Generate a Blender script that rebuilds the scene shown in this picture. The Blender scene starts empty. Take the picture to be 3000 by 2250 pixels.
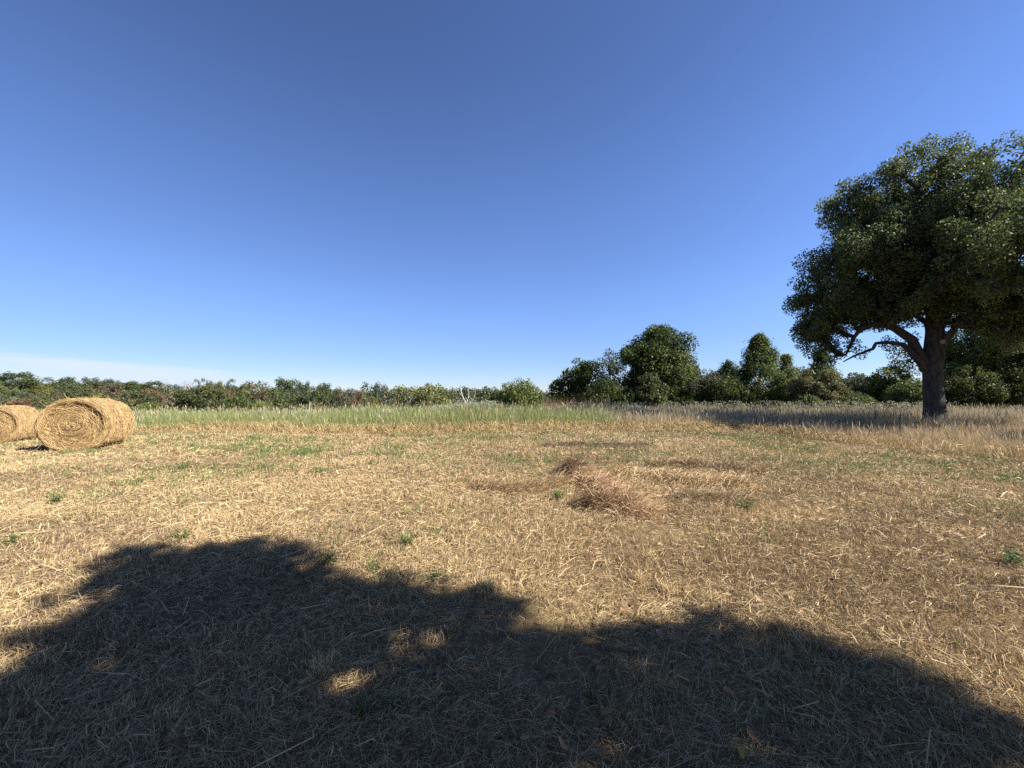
import bpy, math
import numpy as np
from mathutils import Vector

# ------------------------------------------------------------------ camera, sky, sun, exposure
SC = bpy.context.scene
COL = SC.collection
F = 1127.0                       # focal length in pixels of the 3000 px wide photograph
CAM_H = 1.6
PITCH = math.atan(35 / F)
cd = bpy.data.cameras.new("camera")
cd.sensor_width = 36.0
cd.lens = 36.0 * F / 3000.0
cd.clip_start = 0.05
cd.clip_end = 6000.0
cam = bpy.data.objects.new("camera", cd)
COL.objects.link(cam)
cam.location = (0, 0, CAM_H)
cam.rotation_euler = (math.pi / 2 + PITCH, 0, 0)
SC.camera = cam

SUN_AZ, SUN_EL = math.radians(110), math.radians(38)      # azimuth clockwise from the view direction
SUN = np.array([math.sin(SUN_AZ) * math.cos(SUN_EL), math.cos(SUN_AZ) * math.cos(SUN_EL), math.sin(SUN_EL)])
sl = bpy.data.lights.new("sun", 'SUN')
sl.energy = 5.0
sl.angle = math.radians(0.5)
sl.color = (1.0, 0.96, 0.88)
so = bpy.data.objects.new("sun", sl)
COL.objects.link(so)
so.location = (30, -20, 40)
so.rotation_euler = Vector(-SUN).to_track_quat('-Z', 'Y').to_euler()

SC.view_settings.view_transform = 'Standard'
SC.view_settings.look = 'None'
SC.view_settings.gamma = 1.0
SC.view_settings.exposure = 1.45
SC.cycles.max_bounces = 5
SC.cycles.diffuse_bounces = 3
SC.cycles.glossy_bounces = 2
SC.cycles.transmission_bounces = 3
SC.cycles.use_denoising = False

world = bpy.data.worlds.new("World")
SC.world = world
world.use_nodes = True
wt = world.node_tree
wt.nodes.clear()
def wn(kind, **kw):
    n = wt.nodes.new(kind)
    for k, v in kw.items():
        setattr(n, k, v)
    return n
def wmath(op, a, b=None, clamp=False):
    n = wn('ShaderNodeMath', operation=op, use_clamp=clamp)
    for i, v in enumerate((a, b)):
        if v is None:
            continue
        if isinstance(v, (int, float)):
            n.inputs[i].default_value = v
        else:
            wt.links.new(v, n.inputs[i])
    return n.outputs[0]
def wrange(v, a, b, c, d, smooth=False):
    n = wn('ShaderNodeMapRange')
    if smooth:
        n.interpolation_type = 'SMOOTHSTEP'
    wt.links.new(v, n.inputs[0])
    for i, q in enumerate((a, b, c, d)):
        n.inputs[1 + i].default_value = q
    return n.outputs[0]
sky = wn('ShaderNodeTexSky', sky_type='NISHITA', sun_disc=False, sun_elevation=SUN_EL, sun_rotation=SUN_AZ,
         altitude=300, air_density=1.0, dust_density=0.0, ozone_density=5.0)
hs = wn('ShaderNodeMix', data_type='RGBA', blend_type='MULTIPLY')      # the camera's cool white balance
hs.inputs['Factor'].default_value = 1.0
gm = wn('ShaderNodeGamma')
gm.inputs['Gamma'].default_value = 0.95
wt.links.new(sky.outputs[0], gm.inputs[0])
wt.links.new(gm.outputs[0], hs.inputs['A'])
hs.inputs['B'].default_value = (0.755, 0.795, 1.02, 1)
# a thin bank of high cloud low over the left horizon, laid out by compass direction
tc = wn('ShaderNodeTexCoord')
sp = wn('ShaderNodeSeparateXYZ')
wt.links.new(tc.outputs['Generated'], sp.inputs[0])
# clear-sky brightness: deeper away from the sun's side and overhead, fuller at mid height
up_ = wmath('MULTIPLY', wrange(sp.outputs[2], 0.03, 0.26, 0.95, 1.15, True), wrange(sp.outputs[2], 0.42, 0.72, 1.0, 0.84, True))
side_ = wrange(sp.outputs[0], -0.85, 0.0, 0.78, 1.0)
side_ = wmath('ADD', side_, wmath('MULTIPLY', wmath('MAXIMUM', sp.outputs[0], 0.0), 0.07))
vm = wn('ShaderNodeVectorMath', operation='SCALE')
wt.links.new(hs.outputs['Result'], vm.inputs[0]); wt.links.new(wmath('MULTIPLY', up_, side_), vm.inputs['Scale'])
mp = wn('ShaderNodeMapping')
mp.inputs['Scale'].default_value = (3.0, 3.0, 40.0)
mp.inputs['Rotation'].default_value = (0, math.radians(-3), 0)
wt.links.new(tc.outputs['Generated'], mp.inputs[0])
nz = wn('ShaderNodeTexNoise')
nz.inputs['Scale'].default_value = 1.6
nz.inputs['Detail'].default_value = 5.0
wt.links.new(mp.outputs[0], nz.inputs['Vector'])
top = wrange(sp.outputs[0], -0.80, -0.15, 0.074, 0.004)
wob = wmath('MULTIPLY', wmath('SUBTRACT', nz.outputs[0], 0.5), 0.035)
edge = wmath('SUBTRACT', wmath('ADD', top, wob), sp.outputs[2])
m1 = wrange(edge, -0.004, 0.02, 0.0, 1.0, True)
m2 = wrange(nz.outputs[0], 0.36, 0.60, 0.4, 1.0, True)
cm = wmath('MULTIPLY', wmath('MULTIPLY', m1, m2), 0.95)
cl = wn('ShaderNodeMix', data_type='RGBA')
wt.links.new(cm, cl.inputs['Factor'])
wt.links.new(vm.outputs[0], cl.inputs['A'])
cl.inputs['B'].default_value = (4.15, 4.8, 5.6, 1)
bg = wn('ShaderNodeBackground')
bg.inputs['Strength'].default_value = 0.066
wt.links.new(cl.outputs['Result'], bg.inputs['Color'])
wo = wn('ShaderNodeOutputWorld')
wt.links.new(bg.outputs[0], wo.inputs['Surface'])

# ------------------------------------------------------------------ helpers
rng = np.random.default_rng(11)
_T = np.random.default_rng(3).random((256, 256))
def vnoise(x, y):
    x = np.asarray(x, float); y = np.asarray(y, float)
    xi = np.floor(x).astype(int); yi = np.floor(y).astype(int)
    fx = x - xi; fy = y - yi
    fx = fx * fx * (3 - 2 * fx); fy = fy * fy * (3 - 2 * fy)
    a = _T[xi & 255, yi & 255]; b = _T[(xi + 1) & 255, yi & 255]
    c = _T[xi & 255, (yi + 1) & 255]; d = _T[(xi + 1) & 255, (yi + 1) & 255]
    return (a * (1 - fx) + b * fx) * (1 - fy) + (c * (1 - fx) + d * fx) * fy
def fbm(x, y, oct=4):
    s = 0; a = 0.5; t = 0
    for k in range(oct):
        s = s + a * vnoise(x * 2 ** k + 17.3 * k, y * 2 ** k + 9.1 * k); t += a; a *= 0.55
    return s / t
def sstep(t):
    t = np.clip(t, 0, 1)
    return t * t * (3 - 2 * t)
def terrain(x, y):
    x = np.asarray(x, float); y = np.asarray(y, float)
    z = 0.10 * (fbm(x / 7, y / 7, 3) - 0.5) * sstep((np.hypot(x, y) - 2) / 6)
    z = z - 0.36 * sstep((-x - 13.5) / 7) * sstep((y - 4) / 8)
    right = sstep((x - 0) / 25)
    z = z - sstep((y - 27) / 80) * (7.5 * (1 - right) + 1.2 * right)
    z = z + 8.5 * sstep((-x - 60) / 140) * sstep((y - 90) / 110)
    z = z + 6 * sstep((y - 260) / 500)
    return z
FW = np.array([0, math.cos(PITCH), math.sin(PITCH)])
UP = np.array([0, -math.sin(PITCH), math.cos(PITCH)])
RT = np.array([1.0, 0, 0])
def at(px, py, depth):
    """point at a depth (metres ahead) seen at a place measured on the photograph"""
    d = FW + RT * ((px - 1500) / F) - UP * ((py - 1125) / F)
    return np.array([0, 0, CAM_H]) + d * (depth / d[1])
def ground_at(px, py):
    d = FW + RT * ((px - 1500) / F) - UP * ((py - 1125) / F)
    t = -CAM_H / d[2]
    p = d * t
    p[2] = float(terrain(p[0], p[1]))
    return p

def tag(o, label=None, cat=None, group=None, kind=None):
    if label: o['label'] = label
    if cat: o['category'] = cat
    if group: o['group'] = group
    if kind: o['kind'] = kind
    return o
def empty(name, loc, rz=0.0):
    o = bpy.data.objects.new(name, None)
    o.empty_display_size = 0.3
    COL.objects.link(o)
    o.location = [float(v) for v in loc]
    o.rotation_euler = (0, 0, rz)
    return o
def mesh_obj(name, V, polys, mat, parent=None, col=None, smooth=False):
    """polys: list of integer arrays (n, k); one mesh object"""
    V = np.asarray(V, np.float32)
    me = bpy.data.meshes.new(name)
    me.vertices.add(len(V))
    me.vertices.foreach_set("co", V.ravel())
    loops = np.concatenate([np.asarray(p, np.int32).ravel() for p in polys])
    tot = np.concatenate([np.full(len(p), np.asarray(p).shape[1], np.int32) for p in polys])
    start = np.concatenate([[0], np.cumsum(tot)[:-1]]).astype(np.int32)
    me.loops.add(len(loops))
    me.loops.foreach_set("vertex_index", loops)
    me.polygons.add(len(tot))
    me.polygons.foreach_set("loop_start", start)
    me.polygons.foreach_set("loop_total", tot)
    if smooth:
        me.polygons.foreach_set("use_smooth", np.ones(len(tot), bool))
    if col is not None:
        a = me.color_attributes.new("col", 'FLOAT_COLOR', 'POINT')
        c = np.ones((len(V), 4), np.float32)
        c[:, :3] = col
        a.data.foreach_set("color", c.ravel())
    me.update(calc_edges=True)
    me.materials.append(mat)
    o = bpy.data.objects.new(name, me)
    COL.objects.link(o)
    if parent is not None:
        o.parent = parent
    return o
def copy_tree(o, parent=None):
    c = o.copy(); COL.objects.link(c)
    if parent is not None: c.parent = parent
    for ch in list(o.children):
        copy_tree(ch, c)
    return c
def unit(v):
    return v / np.maximum(np.linalg.norm(v, axis=-1, keepdims=True), 1e-9)
def mix3(a, b, t):
    a = np.asarray(a, float); b = np.asarray(b, float); t = np.asarray(t)[..., None]
    return a * (1 - t) + b * t

# ---------------------------------------------------------------- materials
def new_mat(name):
    m = bpy.data.materials.new(name); m.use_nodes = True
    t = m.node_tree; t.nodes.clear()
    out = t.nodes.new('ShaderNodeOutputMaterial')
    return m, t, out
def plant_mat(name, trans=0.3, rough=0.5, spec=0.3, obcol=True, sat=1.0):
    m, t, out = new_mat(name)
    L = t.links.new
    at_ = t.nodes.new('ShaderNodeAttribute'); at_.attribute_name = "col"
    src = at_.outputs['Color']
    if obcol:
        oi = t.nodes.new('ShaderNodeObjectInfo')
        mx = t.nodes.new('ShaderNodeMix'); mx.data_type = 'RGBA'; mx.blend_type = 'MULTIPLY'
        mx.inputs['Factor'].default_value = 1.0
        L(src, mx.inputs['A']); L(oi.outputs['Color'], mx.inputs['B'])
        src = mx.outputs['Result']
    p = t.nodes.new('ShaderNodeBsdfPrincipled')
    p.inputs['Roughness'].default_value = rough
    p.inputs['Specular IOR Level'].default_value = spec
    L(src, p.inputs['Base Color'])
    if trans > 0:
        tr = t.nodes.new('ShaderNodeBsdfTranslucent')
        L(src, tr.inputs['Color'])
        ms = t.nodes.new('ShaderNodeMixShader'); ms.inputs[0].default_value = trans
        L(p.outputs[0], ms.inputs[1]); L(tr.outputs[0], ms.inputs[2])
        L(ms.outputs[0], out.inputs['Surface'])
    else:
        L(p.outputs[0], out.inputs['Surface'])
    return m
M_STRAW = plant_mat("straw", 0.18, 0.55, 0.25, False)
M_GRASS = plant_mat("grass blades", 0.32, 0.5, 0.25, False)
M_LEAF = plant_mat("tree leaves", 0.36, 0.55, 0.2)
M_OAK = plant_mat("oak leaves", 0.30, 0.58, 0.22)
M_DRYLEAF = plant_mat("dry leaf", 0.12, 0.75, 0.08)

def bark_mat(name, c1, c2, scale):
    m, t, out = new_mat(name)
    L = t.links.new
    tc = t.nodes.new('ShaderNodeTexCoord')
    mp = t.nodes.new('ShaderNodeMapping'); mp.inputs['Scale'].default_value = (scale, scale, scale * 0.28)
    L(tc.outputs['Object'], mp.inputs[0])
    n1 = t.nodes.new('ShaderNodeTexNoise'); n1.inputs['Scale'].default_value = 1.0; n1.inputs['Detail'].default_value = 6
    L(mp.outputs[0], n1.inputs['Vector'])
    v = t.nodes.new('ShaderNodeTexVoronoi'); v.feature = 'DISTANCE_TO_EDGE'; v.inputs['Scale'].default_value = 1.3
    L(mp.outputs[0], v.inputs['Vector'])
    r = t.nodes.new('ShaderNodeValToRGB')
    r.color_ramp.elements[0].position = 0.3; r.color_ramp.elements[0].color = (*c1, 1)
    r.color_ramp.elements[1].position = 0.7; r.color_ramp.elements[1].color = (*c2, 1)
    L(n1.outputs[0], r.inputs[0])
    ad = t.nodes.new('ShaderNodeMath'); ad.operation = 'MINIMUM'; ad.inputs[1].default_value = 0.25
    L(v.outputs['Distance'], ad.inputs[0])
    ad2 = t.nodes.new('ShaderNodeMath'); ad2.operation = 'MULTIPLY_ADD'; ad2.inputs[1].default_value = 0.3
    L(n1.outputs[0], ad2.inputs[0]); L(ad.outputs[0], ad2.inputs[2])
    b = t.nodes.new('ShaderNodeBump'); b.inputs['Strength'].default_value = 0.9; b.inputs['Distance'].default_value = 0.06
    L(ad2.outputs[0], b.inputs['Height'])
    p = t.nodes.new('ShaderNodeBsdfPrincipled'); p.inputs['Roughness'].default_value = 0.9
    p.inputs['Specular IOR Level'].default_value = 0.15
    L(r.outputs[0], p.inputs['Base Color']); L(b.outputs[0], p.inputs['Normal'])
    L(p.outputs[0], out.inputs['Surface'])
    return m
M_BARK = bark_mat("oak bark", (0.028, 0.024, 0.021), (0.085, 0.076, 0.068), 9)
M_BARK2 = bark_mat("tree bark", (0.045, 0.038, 0.03), (0.12, 0.10, 0.08), 7)
M_DEAD = bark_mat("bleached dead wood", (0.22, 0.20, 0.18), (0.42, 0.39, 0.36), 6)
M_CUT = bark_mat("cut wood", (0.30, 0.24, 0.18), (0.48, 0.40, 0.31), 20)

def ground_mat():
    m, t, out = new_mat("field soil and thatch")
    L = t.links.new
    g = t.nodes.new('ShaderNodeNewGeometry')
    def noise(scale, det, rough=0.6):
        n = t.nodes.new('ShaderNodeTexNoise')
        n.inputs['Scale'].default_value = scale; n.inputs['Detail'].default_value = det; n.inputs['Roughness'].default_value = rough
        L(g.outputs['Position'], n.inputs['Vector']); return n
    n1 = noise(0.5, 4); n2 = noise(9.0, 8, 0.7)
    r1 = t.nodes.new('ShaderNodeValToRGB')
    e = r1.color_ramp.elements
    e[0].position = 0.30; e[0].color = (0.07, 0.047, 0.028, 1)
    e[1].position = 0.72; e[1].color = (0.27, 0.19, 0.095, 1)
    L(n2.outputs[0], r1.inputs[0])
    r2 = t.nodes.new('ShaderNodeValToRGB')
    r2.color_ramp.elements[0].position = 0.35; r2.color_ramp.elements[0].color = (0.75, 0.72, 0.70, 1)
    r2.color_ramp.elements[1].position = 0.65; r2.color_ramp.elements[1].color = (1.1, 1.1, 1.0, 1)
    L(n1.outputs[0], r2.inputs[0])
    mu = t.nodes.new('ShaderNodeMix'); mu.data_type = 'RGBA'; mu.blend_type = 'MULTIPLY'; mu.inputs['Factor'].default_value = 1
    L(r1.outputs[0], mu.inputs['A']); L(r2.outputs[0], mu.inputs['B'])
    # rough pasture beyond the mown field
    sx = t.nodes.new('ShaderNodeSeparateXYZ'); L(g.outputs['Position'], sx.inputs[0])
    mr = t.nodes.new('ShaderNodeMapRange'); mr.inputs[1].default_value = 19; mr.inputs[2].default_value = 30
    L(sx.outputs[1], mr.inputs[0])
    mx = t.nodes.new('ShaderNodeMix'); mx.data_type = 'RGBA'
    L(mr.outputs[0], mx.inputs['Factor']); L(mu.outputs['Result'], mx.inputs['A'])
    mx.inputs['B'].default_value = (0.075, 0.085, 0.035, 1)
    b = t.nodes.new('ShaderNodeBump'); b.inputs['Strength'].default_value = 0.7; b.inputs['Distance'].default_value = 0.03
    L(n2.outputs[0], b.inputs['Height'])
    p = t.nodes.new('ShaderNodeBsdfPrincipled'); p.inputs['Roughness'].default_value = 0.95
    p.inputs['Specular IOR Level'].default_value = 0.1
    L(mx.outputs['Result'], p.inputs['Base Color']); L(b.outputs[0], p.inputs['Normal'])
    L(p.outputs[0], out.inputs['Surface'])
    return m
M_GROUND = ground_mat()

# ---------------------------------------------------------------- ground
def axis(a, b, near, far, step):
    pos = [0.0]; s = step
    while pos[-1] < b:
        s = step if pos[-1] < near else s * 1.12
        pos.append(pos[-1] + s)
    neg = [0.0]; s = step
    while neg[-1] < a:
        s = step if neg[-1] < near else s * 1.12
        neg.append(neg[-1] + s)
    return np.array([-v for v in neg[:0:-1]] + pos)
gx = axis(3500, 3500, 34, 0, 0.8)
gy = axis(120, 4500, 34, 0, 0.8)
GX, GY = np.meshgrid(gx, gy)
GV = np.stack([GX, GY, terrain(GX, GY)], -1).reshape(-1, 3)
nx, ny = len(gx), len(gy)
ii = (np.arange(ny - 1)[:, None] * nx + np.arange(nx - 1)[None]).ravel()
GQ = np.stack([ii, ii + 1, ii + 1 + nx, ii + nx], -1)
tag(mesh_obj("field_ground", GV, [GQ], M_GROUND, smooth=True), kind='structure')

# ---------------------------------------------------------------- blades of grass and straw
def blades(base, tip, width, bend, c0, c1, segs=2):
    """flat tapered strips; bend is a vector added in the middle of the blade"""
    n = len(base)
    d = tip - base
    side = np.cross(d, rng.normal(size=(n, 3)))
    side = unit(side) * (np.asarray(width).reshape(-1, 1) * 0.5)
    mid = base + d * 0.55 + bend
    V = np.stack([base - side, base + side, mid - side * 0.85, mid + side * 0.85, tip], 1).reshape(-1, 3)
    i = np.arange(n) * 5
    q = np.stack([i, i + 1, i + 3, i + 2], -1)
    t = np.stack([i + 2, i + 3, i + 4], -1)
    cm_ = c0 * 0.45 + c1 * 0.55
    C = np.stack([c0, c0, cm_, cm_, c1], 1).reshape(-1, 3)
    return V, q, t, C
class Pile:
    def __init__(self): self.V = []; self.q = []; self.t = []; self.C = []; self.n = 0
    def add(self, r):
        V, q, t, C = r
        self.V.append(V); self.C.append(C)
        if q is not None and len(q): self.q.append(q + self.n)
        if t is not None and len(t): self.t.append(t + self.n)
        self.n += len(V)
    def build(self, name, mat, parent=None):
        polys = []
        if self.q: polys.append(np.concatenate(self.q))
        if self.t: polys.append(np.concatenate(self.t))
        return mesh_obj(name, np.concatenate(self.V), polys, mat, parent, np.concatenate(self.C))
PALE = np.array([0.63, 0.475, 0.26]); TAN = np.array([0.45, 0.315, 0.16]); BROWN = np.array([0.24, 0.15, 0.075])
GREY = np.array([0.34, 0.26, 0.165]); RED = np.array([0.33, 0.18, 0.095]); OLIVE = np.array([0.20, 0.19, 0.07])
GREEN = np.array([0.085, 0.16, 0.04]); LIME = np.array([0.20, 0.26, 0.075])

def field_edge(x):
    """depth at which the mown field ends and the tall grass starts"""
    x = np.asarray(x, float)
    e = 16.6 + 1.1 * sstep((x + 3) / 6) - 0.5 * sstep((-x - 12) / 10)
    e = np.where(x > 9, e - 9.5 * sstep((x - 10.2) / 2.6), e)
    return e + 0.7 * (fbm(x * 0.5, x * 0 + 3.3, 3) - 0.5)

def mown_grass():
    P = Pile()
    bands = [(0.7, 1.5, 9500), (1.5, 2.2, 8800), (2.2, 3, 7400), (3, 4, 5600), (4, 5.5, 4000), (5.5, 7.5, 2500), (7.5, 10, 1500), (10, 13, 800), (13, 16, 600), (16, 19.5, 480)]
    for y0, y1, dens in bands:
        hw = 1.36 * y1 + 1.5
        n = int((y1 - y0) * 2 * hw * dens)
        y = rng.uniform(y0, y1, n); x = rng.uniform(-hw, hw, n)
        k = (np.abs(x) < 1.36 * y + 1.5) & (y < field_edge(x) + 0.6)
        # thin, bare places and faint rows left by the mower
        row = np.sin((y + 0.25 * x + 0.8 * fbm(x * .25, y * .25, 2)) * 2 * math.pi / 2.3)
        bare = fbm(x * 1.1 + 60, y * 1.1 + 21, 3)
        k &= rng.random(n) < np.clip(1.0 - 0.55 * sstep((bare - 0.58) / 0.10) - 0.22 * sstep((row - .3) / .6), .15, 1)
        x, y = x[k], y[k]; n = len(x)
        yd = np.hypot(x, y)
        cl = fbm(x * 3.2, y * 3.2, 3)                       # clumpiness
        up = rng.random(n) < np.where(cl > 0.52, 0.6, 0.28)
        z = terrain(x, y)
        base = np.stack([x, y, z + np.where(up, -0.005, rng.uniform(0.0, 0.035, n) + 0.05 * np.clip(cl - 0.5, 0, 1))], -1)
        flow = 2 * math.pi * fbm(x * 0.45 + 40, y * 0.45, 2) * 1.5
        ang = np.where(rng.random(n) < 0.25, flow + rng.normal(0, 0.7, n), rng.uniform(0, 2 * math.pi, n))
        L_up = rng.uniform(0.03, 0.085, n) * (0.7 + 0.9 * cl)
        L_dn = rng.gamma(2.2, 0.025, n) + 0.018
        el = np.where(up, rng.uniform(0.7, 1.5, n), rng.normal(0.10, 0.16, n))
        Ln = np.where(up, L_up, L_dn) * (1 + 0.02 * yd)
        d = np.stack([np.cos(ang) * np.cos(el), np.sin(ang) * np.cos(el), np.sin(el)], -1) * Ln[:, None]
        tip = base + d
        tip[:, 2] = np.maximum(tip[:, 2], z + 0.004)
        bend = rng.normal(0, 0.13, (n, 3)) * Ln[:, None]; bend[:, 2] = np.abs(bend[:, 2]) * 0.8
        w = (0.0011 + 0.0006 * yd) * rng.gamma(4.0, 0.25, n)
        t = rng.random(n)
        patch = fbm(x * 0.35 + 5, y * 0.55 + 2, 3)
        c = mix3(TAN, PALE, np.clip(t * 1.1, 0, 1))
        br = rng.random(n) < 0.16 + 0.45 * sstep((patch - 0.5) / 0.16)
        c = np.where(br[:, None], mix3(BROWN, GREY, rng.random(n)), c)
        rd = rng.random(n) < 0.05
        c = np.where(rd[:, None], RED * rng.uniform(0.6, 1.1, (n, 1)), c)
        gp = fbm(x * 0.6 + 11, y * 0.6 + 31, 3)
        near_green = 0.04 + 0.10 * sstep((yd - 6) / 5) + 0.10 * sstep((x - 5) / 4)
        gr = rng.random(n) < near_green * (0.3 + 1.8 * sstep((gp - 0.5) / 0.15))
        c = np.where(gr[:, None], mix3(OLIVE, LIME, rng.random(n)), c)
        c = c * rng.uniform(0.75, 1.15, (n, 1))
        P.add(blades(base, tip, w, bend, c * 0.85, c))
    # long loose stems lying on top
    n = 800
    y = 0.8 + 15 * rng.random(n) ** 1.4; x = rng.uniform(-1, 1, n) * (1.36 * y + 1)
    k = y < field_edge(x); x, y = x[k], y[k]; n = len(x)
    z = terrain(x, y)
    ang = 2 * math.pi * fbm(x * 0.45 + 40, y * 0.45, 2) * 1.5 + rng.normal(0, 0.6, n)
    Ln = rng.uniform(0.10, 0.28, n)
    base = np.stack([x, y, z + rng.uniform(0.02, 0.06, n)], -1)
    tip = base + np.stack([np.cos(ang) * Ln, np.sin(ang) * Ln, rng.normal(0, 0.03, n)], -1)
    tip[:, 2] = np.maximum(tip[:, 2], z + 0.01)
    bend = rng.normal(0, 0.07, (n, 3)); bend[:, 2] = np.abs(bend[:, 2]) * 0.5
    c = mix3(TAN, PALE, rng.random(n)) * rng.uniform(0.9, 1.15, (n, 1))
    P.add(blades(base, tip, 0.003 + 0.0006 * np.hypot(x, y), bend, c, c))
    o = P.build("mown_grass", M_STRAW)
    tag(o, "cut straw and stubble covering the whole mown field", "mown grass", kind='stuff')
mown_grass()

def green_grass():
    """short green regrowth in tufts among the stubble"""
    P = Pile()
    n = 4600
    y = 3 + 14.5 * rng.random(n) ** 0.8; x = rng.uniform(-1, 1, n) * (1.36 * y + 1)
    g = 0.5 * fbm(x * 0.33 + 70, y * 0.5 + 13, 3) + 0.5 * fbm(x * 1.1 + 7, y * 1.1 + 3, 2)
    want = sstep((g - 0.45) / 0.12) * (0.15 + 0.85 * sstep((y - 6) / 4)) * (0.35 + 0.65 * sstep((6 - x) / 10))
    k = (rng.random(n) < want) & (y < field_edge(x) - 0.3)
    x, y = x[k], y[k]
    m = rng.integers(6, 24, len(x))
    cx = np.repeat(x, m); cy = np.repeat(y, m); N = len(cx)
    r = rng.normal(0, 0.09, (N, 2)); bx = cx + r[:, 0]; by = cy + r[:, 1] * 0.8
    z = terrain(bx, by)
    Ln = rng.uniform(0.06, 0.19, N)
    base = np.stack([bx, by, z], -1)
    tip = base + np.stack([rng.normal(0, 0.35, N) * Ln, rng.normal(0, 0.35, N) * Ln, Ln], -1)
    c = mix3(GREEN * 1.0, LIME * .75, rng.random(N)) * rng.uniform(0.8, 1.1, (N, 1))
    P.add(blades(base, tip, 0.004 + 0.00055 * by, rng.normal(0, 0.01, (N, 3)), c, c))
    tag(P.build("green_grass", M_GRASS), "short green grass regrowing in tufts through the stubble", "grass", kind='stuff')
green_grass()

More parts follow.
